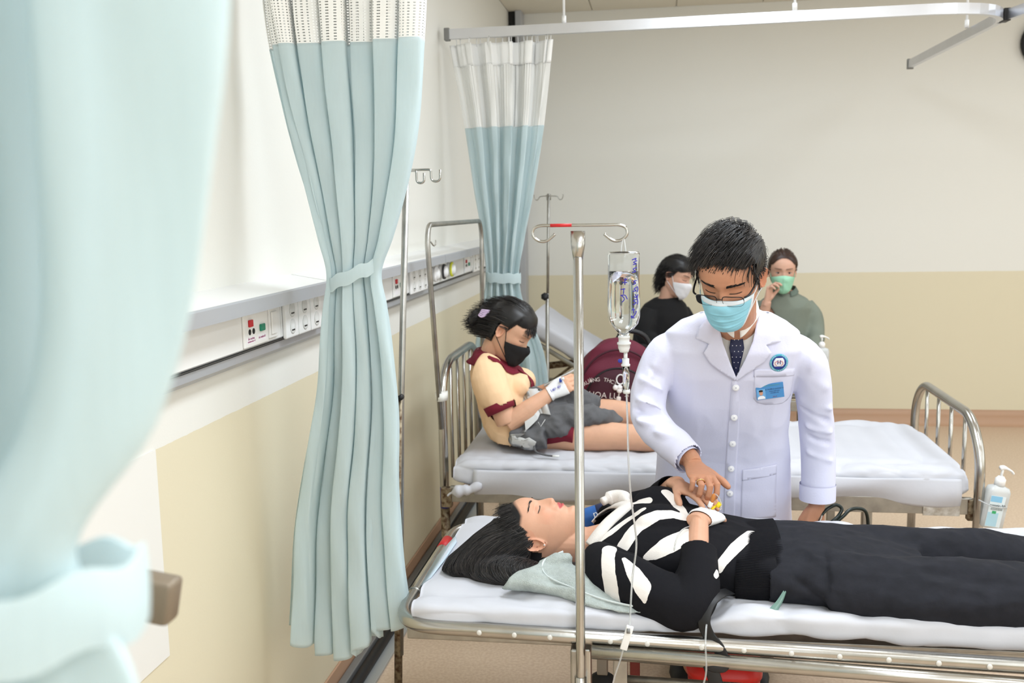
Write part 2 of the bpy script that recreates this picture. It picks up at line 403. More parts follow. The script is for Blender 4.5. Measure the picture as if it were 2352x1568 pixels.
def call_plate(y,txt=True):
    p=obj('call_plate',*box(XF,XF+.006,y,y+.152,1.287,1.370,.002),M_white_plastic,con,smooth=False)
    obj('red_button',*box(XF+.006,XF+.012,y+.025,y+.047,1.338,1.356,.002),M_redb,p,smooth=False)
    for k in (0,1): obj('jack',*lathe([(0,0),(.0075,0),(.0075,.001),(0,.001)],14,'x',(XF+.006,y+.033+k*.024,1.325)),M_black,p)
    q=obj('confirm_plate',*box(XF,XF+.0062,y+.076,y+.148,1.289,1.369,.002),M_white_plastic,con,smooth=False)
    obj('green_button',*box(XF+.006,XF+.012,y+.094,y+.122,1.320,1.338,.002),M_greenb,q,smooth=False)
    for yy,pp,l1,l2 in ((y+.04,p,'ẤN CHUÔNG','GỌI NHÂN VIÊN Y TẾ'),(y+.108,q,'XÁC NHẬN HẾT','')):
        obj('label',*box(XF+.006,XF+.0066,yy-.026,yy+.026,1.296,1.312),M_label,pp,smooth=False)
        if txt:
            if l2: ytext(l1,.0065,yy,1.3075,pp); ytext(l2,.0048,yy,1.3005,pp)
            else: ytext(l1,.0062,yy,1.304,pp)
    s=obj('switch_plate',*box(XF,XF+.006,y+.162,y+.218,1.292,1.372,.002),M_white_plastic,con,smooth=False)
    obj('rocker',*box(XF+.006,XF+.010,y+.172,y+.208,1.302,1.362,.002),M_white_plastic,s,smooth=False)
def outlets(y):
    for k in range(3):
        y0=y+k*.098
        p=obj('outlet_plate',*box(XF,XF+.012,y0,y0+.094,1.276,1.384,.004),M_white_plastic,con,smooth=False)
        for z in (1.307,1.354):
            s=obj('outlet',*lathe([(0,0),(.021,0),(.021,.0012),(.018,.0016),(0,.0016)],20,'x',(XF+.012,y0+.047,z)),M_socket,p)
            obj('slot',*box(XF+.0136,XF+.0142,y0+.036,y0+.058,z-.012,z-.008),M_black,s,smooth=False)
M_gas=[mat('gas_valve_white',rgb(238,238,238),.4),mat('gas_valve_black_ring',rgb(60,60,62),.4),mat('gas_valve_yellow',rgb(222,226,70),.4)]
def gas(y,ms):
    for k,mi in enumerate(ms):
        yy=y+k*.175
        p=obj('gas_outlet',*lathe([(0,0),(.033,0),(.033,.02),(.026,.024),(.026,.036),(.012,.04),(0,.04)],24,'x',(XF,yy,1.333)),M_gas[0],con)
        obj('collar',*lathe([(.0262,0),(.036,.0),(.036,.009),(.0262,.009)],24,'x',(XF+.018,yy,1.333)),M_gas[mi],p)
call_plate(2.30); outlets(2.565); gas(2.965,(0,1,2))
call_plate(3.70,False); outlets(3.955); gas(4.365,(0,1,2))
call_plate(5.12,False); outlets(5.35)
# ---------------------------------------------------------------- ceiling-hung curtain track
trk=thing('curtain_track','aluminium curtain track hung from the ceiling, bending away above the middle bed','curtain track',(-1.04,4.93,2.47))
def strip(P,w,h):
    """rectangular bar along P, width w (horizontal), height h"""
    P,T,U,B=frames(P,up0=(0,0,1)); k=len(P); V=[]
    for i in range(k):
        for a,b in ((-1,-1),(1,-1),(1,1),(-1,1)): V.append(P[i]+B[i]*a*w/2+U[i]*b*h/2)
    F=[]
    for i in range(k-1):
        for t in range(4): s=(t+1)%4; F.append((i*4+t,i*4+s,(i+1)*4+s,(i+1)*4+t))
    F+= [(3,2,1,0),tuple((k-1)*4+t for t in range(4))]; return V,F
tp=roundpath([(-1.03,4.93,2.48),(1.62,4.86,2.48),(1.57,6.72,2.48)],[0,.42,0],12)
obj('rail',*strip(tp,.03,.048),M_alu,trk,smooth=False)
obj('end_cap',*box(-1.055,-1.028,4.91,4.95,2.45,2.51,.003),M_grey,trk,smooth=False)
obj('end_cap',*box(1.55,1.59,6.715,6.735,2.448,2.512,.003),M_grey,trk,smooth=False)
for x,y in ((-.46,4.915),(.62,4.885),(1.568,5.55)):
    r=obj('hanger_rod',*tube([(x,y,2.5),(x,y,ZC)],.006,8),M_white_plastic,trk); obj('socket',*tube([(x,y,2.5),(x,y,2.54)],.011,8),M_white_plastic,r)
trk2=thing('curtain_track','aluminium curtain track meeting the bend at the top right corner','curtain track',(1.63,4.8,2.48))
obj('rail',*strip([(1.612,5.18,2.48),(1.80,4.2,2.48),(1.9,3.6,2.48)],.03,.048),M_alu,trk2,smooth=False)
obj('joint_clip',*box(1.600,1.632,5.08,5.15,2.452,2.51,.003),M_black,trk2,smooth=False)
obj('hanger_rod',*tube([(1.85,3.9,2.5),(1.85,3.9,ZC)],.006,8),M_white_plastic,trk2)
trk3=thing('curtain_track','aluminium curtain track over the bed gap carrying the middle curtain','curtain track',(-.75,2.5,2.47))
obj('rail',*strip([(-1.03,2.51,2.48),(1.5,2.47,2.48)],.03,.048),M_alu,trk3,smooth=False)
for x in (-.3,1.0): obj('hanger_rod',*tube([(x,2.49,2.5),(x,2.49,ZC)],.006,8),M_white_plastic,trk3)
# wall clock peeking in at the right edge
ck=thing('wall_clock','round black-rimmed wall clock cut off by the right edge','clock',(2.60,YB,2.67))
obj('rim',*lathe([(.135,0),(.16,0),(.165,.02),(.155,.04),(.138,.042),(.135,.03)],40,'y',(2.60,YB-.045,2.67)),M_black,ck)
obj('face',*lathe([(0,0),(.137,0),(.137,.01),(0,.01)],40,'y',(2.60,YB-.02,2.67)),mat('clock_face',rgb(60,60,66),.2),ck)
# ================================================================ CURTAINS
M_cloth=mat('mint_curtain_cloth', rgb(226,239,241), .85, var=.04, vscale=5, bump=.12, bscale=9, stretch=(40,40,3), sheen=.1)
def translucent(m,c,k):
    nt=m.node_tree; N=nt.nodes; L=nt.links; t=N.new('ShaderNodeBsdfTranslucent'); t.inputs[0].default_value=(*c,1); x=N.new('ShaderNodeMixShader'); x.inputs[0].default_value=k
    L.new(N['Principled BSDF'].outputs[0],x.inputs[1]); L.new(t.outputs[0],x.inputs[2]); L.new(x.outputs[0],N['Material Output'].inputs[0])
translucent(M_cloth,rgb(239,248,249),.52)
def net_mat():
    m=mat('white_net', rgb(240,240,236), .8); nt=m.node_tree; N=nt.nodes; L=nt.links
    uvn=N.new('ShaderNodeUVMap'); sp=N.new('ShaderNodeSeparateXYZ'); L.new(uvn.outputs[0],sp.inputs[0])
    fs=[]
    for ax,k in (('X',150),('Y',46)):
        mu=N.new('ShaderNodeMath'); mu.operation='MULTIPLY'; mu.inputs[1].default_value=k; L.new(sp.outputs[ax],mu.inputs[0])
        fr=N.new('ShaderNodeMath'); fr.operation='FRACT'; L.new(mu.outputs[0],fr.inputs[0])
        g=N.new('ShaderNodeMath'); g.operation='GREATER_THAN'; g.inputs[1].default_value=.60; L.new(fr.outputs[0],g.inputs[0]); fs.append(g)
    an=N.new('ShaderNodeMath'); an.operation='MULTIPLY'; L.new(fs[0].outputs[0],an.inputs[0]); L.new(fs[1].outputs[0],an.inputs[1])
    tr=N.new('ShaderNodeBsdfTransparent'); ms=N.new('ShaderNodeMixShader'); L.new(an.outputs[0],ms.inputs[0])
    L.new(N['Principled BSDF'].outputs[0],ms.inputs[1]); L.new(tr.outputs[0],ms.inputs[2]); L.new(ms.outputs[0],N['Material Output'].inputs[0]); return m
M_net=net_mat(); M_hem=mat('white_tape_heading', rgb(240,240,237), .8)
def curtain(label, sections, ztop, zb1, zb0, nf, seed, dirx=(1,0,0), diry=(0,1,0), tie=None, heading=True, sag=0., nu=420, nv=150, amp=1., hem_t=None):
    """sections: (z, cx, cy, width, depth) from top to bottom; nf folds; zb1 cloth/net boundary"""
    R=random.Random(seed); sec=np.array(sections,float); order=np.argsort(sec[:,0]); sec=sec[order]
    ph=[R.uniform(0,6.28) for _ in range(6)]; dirx=np.array(dirx,float); diry=np.array(diry,float)
    fa=np.array([R.uniform(.55,1.25) for _ in range(nf*2+4)])
    def surf(U,Z):
        zz=np.clip(Z,sec[0,0],sec[-1,0])
        def ip(c):
            # smooth interpolation
            x=sec[:,0]; y=sec[:,c]; i=np.clip(np.searchsorted(x,zz)-1,0,len(x)-2); t=(zz-x[i])/(x[i+1]-x[i]); 
            m=np.gradient(y,x); h=x[i+1]-x[i]
            return (2*t**3-3*t**2+1)*y[i]+(t**3-2*t**2+t)*h*m[i]+(-2*t**3+3*t**2)*y[i+1]+(t**3-t**2)*h*m[i+1]
        cx,cy,wd,dp=ip(1),ip(2),ip(3),ip(4)
        warp=U+.030*np.sin(U*2*PI*2+ph[0])+.016*np.sin(U*2*PI*5+ph[1]+Z*.8)+.006*np.sin(U*2*PI*9+ph[2])
        q=warp*nf; k=np.clip(np.floor(q*2).astype(int),0,len(fa)-1); f=q*2-np.floor(q*2)
        s=np.sin(f*PI)*np.where(k%2==0,1,-1); s=np.sign(s)*np.abs(s)**.5*fa[k]
        lat=np.sin(q*4*PI+ph[2])*.30/nf          # S-shaped pleats
        X=cx+(warp-.5+lat)*wd
        und=np.sin(U*2*PI*1.5+ph[3]+Z*2)*.25+np.sin(U*2*PI*3.1+ph[4]-Z*1.1)*.15
        Y=cy+dp*(s*.5*amp+und*.6)
        # fine cross creases
        Y=Y+.004*np.sin(Z*23+U*31+ph[5])*np.sin(U*57)*(dp>.02)+.010*np.sin(Z*4.3+U*9+ph[0])*np.sin(U*13+ph[1])
        P=np.zeros(U.shape+(3,)); P[...,:]=X[...,None]*dirx+Y[...,None]*diry; P[...,2]+=Z
        return P
    root=thing('privacy_curtain',label,'curtain',(sections[-1][1]*dirx[0]+sections[-1][2]*diry[0],sections[-1][1]*dirx[1]+sections[-1][2]*diry[1],zb0))
    def zz(a,b):
        def fn(U,V):
            z0=a if not callable(a) else a(U)
            return surf(U, b+(z0-b)*(1-V))
        return fn
    hemf=hem_t if hem_t else (lambda U: zb0+.012*np.sin(U*19+ph[1])+.02*np.sin(U*7+ph[2]))
    P,F,uv=grid(nu,nv,lambda U,V: surf(U, zb1+(hemf(U)-zb1)*V))
    if tie is None: 
        pass
    V2,F2=solid(P,F,.0016); cl=obj('cloth',V2,F2,M_cloth,root)
    if ztop>zb1:
        hd=.105 if heading else 0
        P,F,uv=grid(nu,30,lambda U,V: surf(U, ztop-hd+(zb1-.004-ztop+hd)*V)); obj('net_panel',P,F,M_net,root,uv=uv)
        if heading:
            P,F,uv=grid(nu,8,lambda U,V: surf(U, ztop+(-hd-.004)*V)+.007*np.stack([np.sin(U*95)*.4,np.sin(U*95),0*U],-1)); V2,F2=solid(P,F,.002); obj('heading_tape',V2,F2,M_hem,root)
            hk=MB()
            for i in range(28):
                p=surf(np.array([(i+.5)/28]),np.array([ztop]))[0]; q=p*.6+np.array([p[0],sec[-1,2]*diry[1]+0*p[1],p[2]])*.4
                hk.add(tube([p+(0,0,-.012),p+(0,0,.008),(p[0],q[1],p[2]+.03)],.002,5))
            hk.build('hook_row',M_white_plastic,root)['kind']='stuff'
    if tie:
        tc,ta,tb,tilt,hgt=tie
        a=np.linspace(0,2*PI,60,endpoint=False)
        def band(U,V):
            t=U*2*PI; P=np.zeros(U.shape+(3,)); X=ta*np.sign(np.cos(t))*np.abs(np.cos(t))**.85; Y=tb*np.sin(t); bulge=1+.012*np.sin(V*PI)+.02*np.cos(t*3)
            P[...,0]=tc[0]+X*bulge*dirx[0]+Y*diry[0]; P[...,1]=tc[1]+Y*bulge*diry[1]+X*dirx[1]; P[...,2]=tc[2]+(V-.5)*hgt+X*tilt+.003*np.sin(t*9)
            return P
        P,F,uv=grid(72,7,band,True); V2,F2=solid(P,F,.003); obj('tie_band',V2,F2,M_cloth,root,smooth=False)
    return root
# middle curtain, beside the head of the near bed
curtain('pale mint curtain tied at its waist, hanging nearest the middle of the left wall',
 [(2.47,-.80,2.49,.45,.070),(2.05,-.800,2.49,.405,.078),(1.75,-.788,2.49,.305,.078),(1.55,-.790,2.49,.190,.066),(1.46,-.796,2.49,.140,.056),(1.38,-.797,2.49,.16,.062),(1.15,-.803,2.49,.210,.070),(.8,-.848,2.50,.28,.078),(.44,-.855,2.50,.34,.085)],
 2.47,2.045,.43,6,3,tie=((-.792,2.49,1.455),.070,.050,.40,.036),
 hem_t=lambda U: (.475)-.075*np.sin(np.clip(U*1.25,0,1)*PI)+.008*np.sin(U*40)+.03*np.clip(U-.8,0,1)*5)
# far curtain, between the middle and the far bed
curtain('far mint curtain with white net top, tied beside the seated girl',
 [(2.43,-.76,4.93,.50,.07),(2.02,-.755,4.93,.385,.086),(1.7,-.765,4.93,.29,.086),(1.45,-.775,4.93,.20,.078),(1.28,-.785,4.93,.165,.066),(1.2,-.785,4.93,.18,.07),(.9,-.755,4.93,.34,.094),(.42,-.74,4.93,.38,.11)],
 2.43,2.025,.42,5,11,tie=((-.785,4.93,1.275),.086,.050,-.05,.050))
# close curtain at the left edge
curtain('large blurred mint curtain close to the camera at the left edge',
 [(2.45,-.41,.45,.58,0.0936),(1.9,-.40,.45,.42,0.0858),(1.66,-.375,.45,.33,0.0780),(1.52,-.385,.45,.27,0.0663),(1.45,-.405,.45,.215,0.0546),(1.40,-.385,.45,.225,0.0507),(1.33,-.39,.45,.26,0.0585),(1.0,-.41,.45,.37,0.0780),(.45,-.42,.45,.45,0.0936)],
 2.45,2.04,.45,3,21,tie=((-.385,.45,1.405),.118,.05,.2,.04),nu=300)
# ================================================================ BEDS
def shell_mattress(x0,x1,y0,y1,z0,z1,rad,seed,amp=.006,sag=None,nx=240,ny=96):
    """soft slab: rounded-box grid with wrinkled sides"""
    def fn(U,V):
        # U along x, V around the y-z section
        t=V*2*PI; e=.42
        cy,cz=(y0+y1)/2,(z0+z1)/2; hy,hz=(y1-y0)/2,(z1-z0)/2
        c=np.cos(t); s=np.sin(t)
        Y=np.sign(c)*np.abs(c)**.18*hy; Z=np.sign(s)*np.abs(s)**.45*hz
        k=1-np.clip((np.abs(U-.5)-.5+.03)/.03,0,1)**2*.35; 
        X=x0+(x1-x0)*U
        P=np.stack([X,cy+Y*(.93+.07*k),cz+Z*k],-1); return P
    P,F,uv=grid(nx,ny,fn); F=list(F)
    F.append(tuple(range(ny-1))[::-1]); F.append(tuple((nx-1)*ny+j for j in range(ny-1)))
    P=wrinkle(P,F,amp,5.,seed,(1,2,2)); P=wrinkle(P,F,amp*.35,13,seed+1,(1,1.5,1.5)); P=wrinkle(P,F,amp*.30,5,seed+3,(.5,3.2,2.5))
    if sag is not None: P[:,2]+=sag(P)
    return P,F
# ---- near bed (the patient lies on it)
bed1=thing('hospital_bed','near stainless hospital bed with white sheet carrying the lying woman','bed',(.4,2.72,0))
RZ=.564
loop=roundpath([(1.5,2.265,RZ-.012),(-.675,2.345,RZ),(-.675,3.145,RZ),(1.5,3.145,RZ)],[0,.12,.12,0],8)
rail=obj('frame_rail',*tube(loop,.0185,14),M_steel,bed1)
M_cap=mat('clear_rivet',rgb(214,212,205),.25)
for px in (-.45,-.36,-.27,-.12,-.03,.1,.2,.31,.42,.53,.64,.75,.86,.97): obj('rivet',*ellipsoid((px,2.345-.0364*(px+.675)-.0172,RZ-.012*(px+.675)/2.2),(.0072,.004,.0072),10,6),M_cap,rail)
obj('red_tape',*tube([(-.675,2.905,RZ),(-.675,2.985,RZ)],.0196,14),M_red,rail)
obj('clip',*tube([(-.675,2.545,RZ),(-.675,2.552,RZ)],.0205,14),M_steel_dull,rail)
obj('side_tube',*tube([(-.165,2.300,.536),(1.5,2.262,.503)],.0175,12),M_steel,bed1)
obj('side_tube',*tube([(-.09,2.36,.44),(1.5,2.33,.425)],.010,8),M_steel_dull,bed1)
obj('side_tube',*tube([(-.1,2.86,.44),(1.5,2.86,.44)],.012,8),M_steel_dull,bed1)
obj('cross_bar',*box(-.66,1.4,2.40,2.44,.50,.535,.004),M_steel_dull,bed1,smooth=False)
obj('cross_bar',*box(-.66,1.4,3.05,3.09,.50,.535,.004),M_steel_dull,bed1,smooth=False)
for x,y in ((-.187,2.335),(-.187,3.09),(1.3,2.31),(1.3,3.09)):
    lg=obj('leg',*box(x-.018,x+.018,y-.018,y+.018,.09,.533,.004),M_steel,bed1,smooth=False)
    obj('caster',*lathe([(0,-.012),(.045,-.012),(.05,0),(.045,.012),(0,.012)],18,'y',(x,y,.05)),M_black,lg)
obj('post_foot',*box(-.115,-.08,2.34,2.375,.28,.51,.003),M_steel_dull,bed1,smooth=False)
obj('post_foot',*box(-.09,-.06,2.86,2.89,.12,.50,.003),mat('red_brown_post',rgb(120,44,38),.5),bed1,smooth=False)
obj('lower_bar',*tube([(-.187,3.09,.26),(1.3,3.09,.26)],.014,10),M_steel_dull,bed1)
obj('lower_bar',*tube([(-.187,2.335,.20),(1.3,2.31,.20)],.014,10),M_steel_dull,bed1)
for y in (2.42,2.75,3.07): obj('deck_slat',*box(-.66,1.45,y-.03,y+.03,.535,.545,.002),M_steel_dull,bed1,smooth=False)
def sag1(P):
    x=P[:,0]; y=P[:,1]; top=np.clip((P[:,2]-.57)/.03,0,1)
    s=.010*np.sin(x*5+1)-.018*np.exp(-((x+.40)/.16)**2-((y-2.70)/.16)**2)-.012*np.exp(-((x-.1)/.4)**2-((y-2.7)/.25)**2)+.012*np.clip((x-.15)/.5,0,1)*np.clip((2.5-y)/.1,0,1)
    s=s-.030*np.exp(-((x-.06)/.10)**2-((y-2.37)/.07)**2)-.012*np.exp(-((x+.08)/.12)**2-((y-2.43)/.08)**2)
    return top*s
mt=obj('mattress',*shell_mattress(-.632,1.45,2.345,3.125,.566,.628,.03,4,.010,sag1),M_sheet,bed1)
M_pad=mat('pale_blue_underpad',rgb(206,222,234),.8)
pv=[(-.665,2.58,.575),(-.628,2.55,.612),(-.615,2.66,.620),(-.61,2.82,.622),(-.63,2.90,.612),(-.665,2.80,.585)]
obj('underpad',*solid(np.array(pv),[(0,1,2,3),(0,3,4,5)],.003),M_pad,mt)
# ---- middle bed
bed2=thing('hospital_bed','middle hospital bed with white mattress where the schoolgirl sits','bed',(.15,4.1,0))
def arch(x,y0,y1,zt,za,zb,name='end_frame',bars=4,m=M_steel,tape=True):
    P=roundpath([(x,y0,0.05),(x,y0,za),(x,y0+.13,zt),(x,y1-.13,zt),(x,y1,za),(x,y1,0.05)],[0,.10,.13,.13,.10,0],8)
    f=obj(name,*tube(P,.0185,14),m,bed2)
    for i in range(bars):
        y=y0+.06+(y1-y0-.12)*(i+.75)/(bars+.5)
        obj('bar',*tube([(x,y,.50),(x,y,zt-.012 if y0+.16<y<y1-.16 else zt-.03)],.008,8),M_steel,f)
    return f
ha=arch(-.865,3.80,4.56,1.005,.93,.5); fa=arch(1.16,3.72,4.66,.815,.70,.5)
obj('blue_tape',*tube([(-.865,3.80,.42),(-.865,3.80,.505)],.0195,14),M_blue_tape,ha)
obj('rusted_foot',*tube([(-.865,3.80,.05),(-.865,3.80,.42)],.0192,14),M_rusty,ha)
def side(y): 
    s=obj('side_rail',*box(-.83,1.145,y-.012,y+.012,.462,.525,.003),M_steel_dull,bed2,smooth=False)
    for x in (-.845,1.15): obj('corner_bracket',*box(x-.022,x+.022,y-.018,y+.014,.440,.520,.003),M_rusty,s,smooth=False)
side(3.75); side(4.60)
obj('plate',*box(.97,1.10,3.732,3.739,.458,.52,.001),mat('worn_white_label',rgb(206,202,194),.7,var=.2,vscale=40,two=rgb(140,125,105)),bed2,smooth=False)
for x in (-.62,.0,.78): obj('leg',*box(x-.018,x+.018,3.77,3.806,.0,.465,.003),M_steel_dull,bed2,smooth=False)
for x in (-.62,.78): obj('leg',*box(x-.018,x+.018,4.55,4.586,.0,.465,.003),M_steel_dull,bed2,smooth=False)
for y in (3.95,4.2,4.42): obj('deck_slat',*box(-.8,1.14,y-.05,y+.05,.50,.52,.002),M_steel_dull,bed2,smooth=False)
obj('mattress',*shell_mattress(-.815,1.13,3.735,4.60,.525,.632,.03,9,.012,nx=240,ny=110),M_sheet,bed2)
# hanging flap of the sheet and knot at the corner
def flap(U,V):
    x=-.73+1.83*U; z=.60-.105*V*(1+.18*np.sin(U*9)-.35*np.exp(-((U-.8)/.12)**2)); y=3.728-.012*np.sin(V*PI)-.006*np.sin(U*25+V*3)+.012*V
    return np.stack([x,y,z],-1)
P,F,uv=grid(90,12,flap); obj('sheet_edge',*solid(P,F,.003),M_sheet,bed2)
kn=MB(); kn.add(tube(catmull([(-.70,3.73,.545),(-.735,3.715,.525),(-.775,3.71,.518),(-.81,3.71,.51),(-.835,3.71,.495)],5),[.012,.018,.022,.02,.02,.016,.015,.02,.022,.02,.02,.024,.026,.024,.018,.012,.004,.004,.004,.004,.002][:21],10)); 
V,F=kn.get(); obj('sheet_knot',*((wrinkle(V,F,.006,40,3)),F),M_sheet,bed2)
# inverted-U drip frame clipped to the head of the middle bed
hp=thing('drip_hanger_frame','tall narrow steel hoop strapped with white tape to the bed head behind the girl','hanger frame',(-.86,3.80,.75))
obj('hoop',*tube(roundpath([(-.862,3.762,.755),(-.882,3.70,1.50),(-.882,3.73,1.565),(-.862,4.72,1.565),(-.862,4.76,1.50),(-.862,4.70,.80)],[0,.05,.05,.05,.05,0],7),.0105,10),M_steel_dull,hp)
for z in (.885,): obj('tape_wrap',*tube([(-.862,3.782,z-.016),(-.862,3.782,z+.016)],.024,14,r2=.042),mat('white_tape',rgb(228,228,222),.6),hp)
obj('small_hook',*tube(catmull([(-.87,3.71,1.50),(-.865,3.73,1.485),(-.86,3.745,1.49),(-.86,3.75,1.505)],5),.003,6),M_steel_dull,hp)
# ---- far bed with raised back
bed3=thing('hospital_bed','far hospital bed with raised backrest where two masked women sit','bed',(-.1,6.1,0))
bk=roundpath([(-.76,0,.90),(-.20,0,.56),(.88,0,.56)],[0,.12,0],6)
def slab(U,V):
    t=V*2*PI; i=np.clip((U*(len(bk)-1)),0,len(bk)-1.001); k=i.astype(int); f=i-k
    B=bk[k]*(1-f)[...,None]+bk[k+1]*f[...,None]
    c=np.cos(t);s=np.sin(t); puff=1+.5*np.exp(-(U/.18)**2)
    Y=6.12+np.sign(c)*np.abs(c)**.25*.36; Z=B[...,2]+np.sign(s)*np.abs(s)**.5*.045*puff+.02*puff
    return np.stack([B[...,0]+np.where(s>0,.01,0),Y,Z],-1)
n3=60
bk=np.array([bk[min(int(k),len(bk)-2)]*(1-(k-int(min(k,len(bk)-2))))+bk[min(int(k),len(bk)-2)+1]*(k-int(min(k,len(bk)-2))) for k in np.linspace(0,len(bk)-1,80)])
P,F,uv=grid(n3,40,slab); F=list(F)+[tuple(range(39))[::-1],tuple((n3-1)*40+j for j in range(39))]
P=wrinkle(P,F,.012,4,31,(1,2,2)); obj('mattress',P,F,M_sheet,bed3)
for y in (5.76,6.48): 
    obj('backrest_frame',*tube(roundpath([(-.79,y,.865),(-.22,y,.515),(.9,y,.515)],[0,.05,0],5),.014,10),M_steel_dull,bed3)
    obj('side_rail',*box(-.85,.90,y-.012,y+.012,.43,.49,.003),M_steel_dull,bed3,smooth=False)
obj('prop_bar',*tube([(-.60,5.8,.45),(-.35,5.8,.60)],.009,8),M_steel_dull,bed3)
obj('prop_bar',*tube([(-.75,6.4,.45),(-.45,6.4,.68)],.009,8),M_rusty,bed3)
obj('prop_bar',*tube([(-.8,6.1,.62),(-.5,6.1,.66)],.022,8),M_rusty,bed3)
for x in (-.83,.9):
    for y in (5.74,6.5): obj('leg',*tube([(x,y,0),(x,y,.72 if x<0 else .75)],.017,10),M_steel_dull,bed3)
    obj('end_bar',*tube([(x,5.74,.72),(x,6.5,.72)],.015,10),M_steel_dull,bed3)
# ---- end of another bed, behind the close curtain
bre=thing('rail_stand','brown-grey square rail end poking out beside the close curtain','rail',(-.63,.9,0)); M_brg=mat('brown_grey_metal',rgb(136,122,104),.45,.25)
obj('rail',*xf(box(-.14,.045,-.015,.015,-.024,.024,.006),basis(unit((.96,.05,-.18)),unit((0,1,0)),unit((.2,0,.98)),(-.535,.9,1.236))),M_brg,bre)
obj('post',*box(-.665,-.635,.885,.915,.02,1.27,.004),M_brg,bre); obj('foot',*box(-.80,-.50,.87,.93,0,.025,.004),M_brg,bre)
# ================================================================ DRIP STANDS
st=thing('drip_pole','stainless drip pole with red-taped crossbar rising from the near bed','drip pole',(-.19,2.30,.2))
PX,PY=-.189,2.30
obj('pole',*tube([(PX-.006,PY,.20),(PX-.004,PY,.5),(PX,PY,1.505)],.0117,16),M_steel,st)
V,F=tube([(PX,PY,1.50),(PX,PY,1.535),(PX,PY,1.566)],[.0117,.0165,.0175],12,r2=[.0117,.0065,.004],up0=(1,0,0)); obj('flattened_tip',V,F,M_steel,st)
obj('sleeve',*tube([(PX-.006,PY,.22),(PX-.005,PY,.47)],.0148,14),M_steel,st)
obj('socket_block',*box(PX-.030,PX+.004,PY+.0,PY+.05,.33,.538,.005),M_steel_dull,st,smooth=False)
L1=catmull([(PX-.053,PY,1.5595),(PX-.073,PY,1.544),(PX-.091,PY,1.544),(PX-.105,PY,1.556),(PX-.1035,PY,1.572),(PX-.089,PY,1.579),(PX-.067,PY,1.5795)],6)
R1=L1.copy(); R1[:,0]=2*PX-R1[:,0]+.008; 
obj('crossbar',*tube(np.concatenate([L1,R1[::-1]-(0,0,.001)]),.0036,8),M_steel,st)
obj('red_tape',*tube([(PX-.064,PY,1.5795),(PX-.014,PY,1.5793)],.0040,10),M_red,st)
# infusion bottle hanging from the pole's right hook
M_clear=mat('clear_bottle_plastic',(.97,.98,.98),.04,trans=1.,ior=1.30); M_water=mat('infusion_fluid',(.97,.985,.99),.0,trans=1.,ior=1.33); M_milky=mat('milky_plastic',rgb(238,240,240),.3,trans=.25)
M_pen=mat('blue_pen',rgb(52,44,170),.6)
iv=thing('infusion_bottle','clear upside-down infusion bottle with blue handwriting hanging beside the doctor','bottle',(-.083,2.30,1.53))
BX,BY=-.083,PY-.002; BS=1.11; BZ=1.545; zt=lambda z: BZ+(z-1.555)*BS
def ell(prof,n=36,ky=.72):
    V,F=lathe([(r*BS,zt(z)) for r,z in prof],n); V=np.array(V); V[:,1]*=ky; return V+np.array((BX,BY,0)),F
bo=ell([(.010,1.353),(.0115,1.3585),(.021,1.368),(.0295,1.378),(.0335,1.392),(.0345,1.42),(.0335,1.46),(.0328,1.50),(.0335,1.524),(.031,1.5295),(.0,1.5305)])
Pn,Fn=bo
inn=ell([(.0,1.3545),(.010,1.3595),(.0195,1.369),(.028,1.379),(.032,1.393),(.0330,1.42),(.0320,1.46),(.0313,1.50),(.032,1.5225),(.029,1.5275),(.0,1.5285)])
bm_=join(bo,(inn[0],[f[::-1] for f in inn[1]])); bottle=obj('bottle',*bm_,M_clear,iv)
obj('fluid',*ell([(.0,1.3548),(.0098,1.3598),(.0193,1.3692),(.0278,1.3792),(.0318,1.3932),(.0328,1.42),(.0318,1.46),(.0314,1.489),(.0,1.489)]),M_water,iv)
obj('hanger_loop',*tube(catmull([(BX-.006,BY,zt(1.528)),(BX-.004,BY,zt(1.545)),(BX,BY,zt(1.557)),(BX+.003,BY,zt(1.545)),(BX+.005,BY,zt(1.528))],6),.0014,6),M_milky,iv)
obj('neck_cap',*xf(lathe([(r*BS,zt(z)) for r,z in [(0,1.318),(.0095,1.318),(.0105,1.322),(.0125,1.327),(.0125,1.334),(.0145,1.3345),(.0145,1.3385),(.0115,1.339),(.0115,1.3475),(.0125,1.348),(.0125,1.352),(.010,1.3535),(0,1.3535)]],22),basis((1,0,0),(0,1,0),(0,0,1),(BX,BY,0))),M_milky,iv)
CX,CY=BX+.0035,BY
obj('spike',*tube([(CX,CY,zt(1.318)),(CX,CY,zt(1.302))],.0045,10),M_milky,iv)
obj('chamber_top',*xf(lathe([(r*BS,zt(z)) for r,z in [(0,1.288),(.0095,1.288),(.0095,1.292),(.0075,1.293),(.0075,1.304),(0,1.304)]],18),basis((1,0,0),(0,1,0),(0,0,1),(CX,CY,0))),M_milky,iv)
obj('drip_chamber',*xf(lathe([(r*BS,zt(z)) for r,z in [(0,1.236),(.0068,1.236),(.0078,1.288),(0,1.288)]],18),basis((1,0,0),(0,1,0),(0,0,1),(CX+.001,CY,0))),M_clear,iv)
obj('chamber_base',*xf(lathe([(r*BS,zt(z)) for r,z in [(0,1.229),(.007,1.229),(.0078,1.233),(.007,1.238),(0,1.238)]],18),basis((1,0,0),(0,1,0),(0,0,1),(CX+.002,CY,0))),M_milky,iv)
obj('air_vent',*ellipsoid((CX-.013,CY,zt(1.299)),(.0055,.005,.005),12,8),mat('blue_vent',rgb(44,52,160),.4),iv)
M_tube=mat('clear_tubing',(.86,.88,.88),.1,trans=.75,ior=1.3)
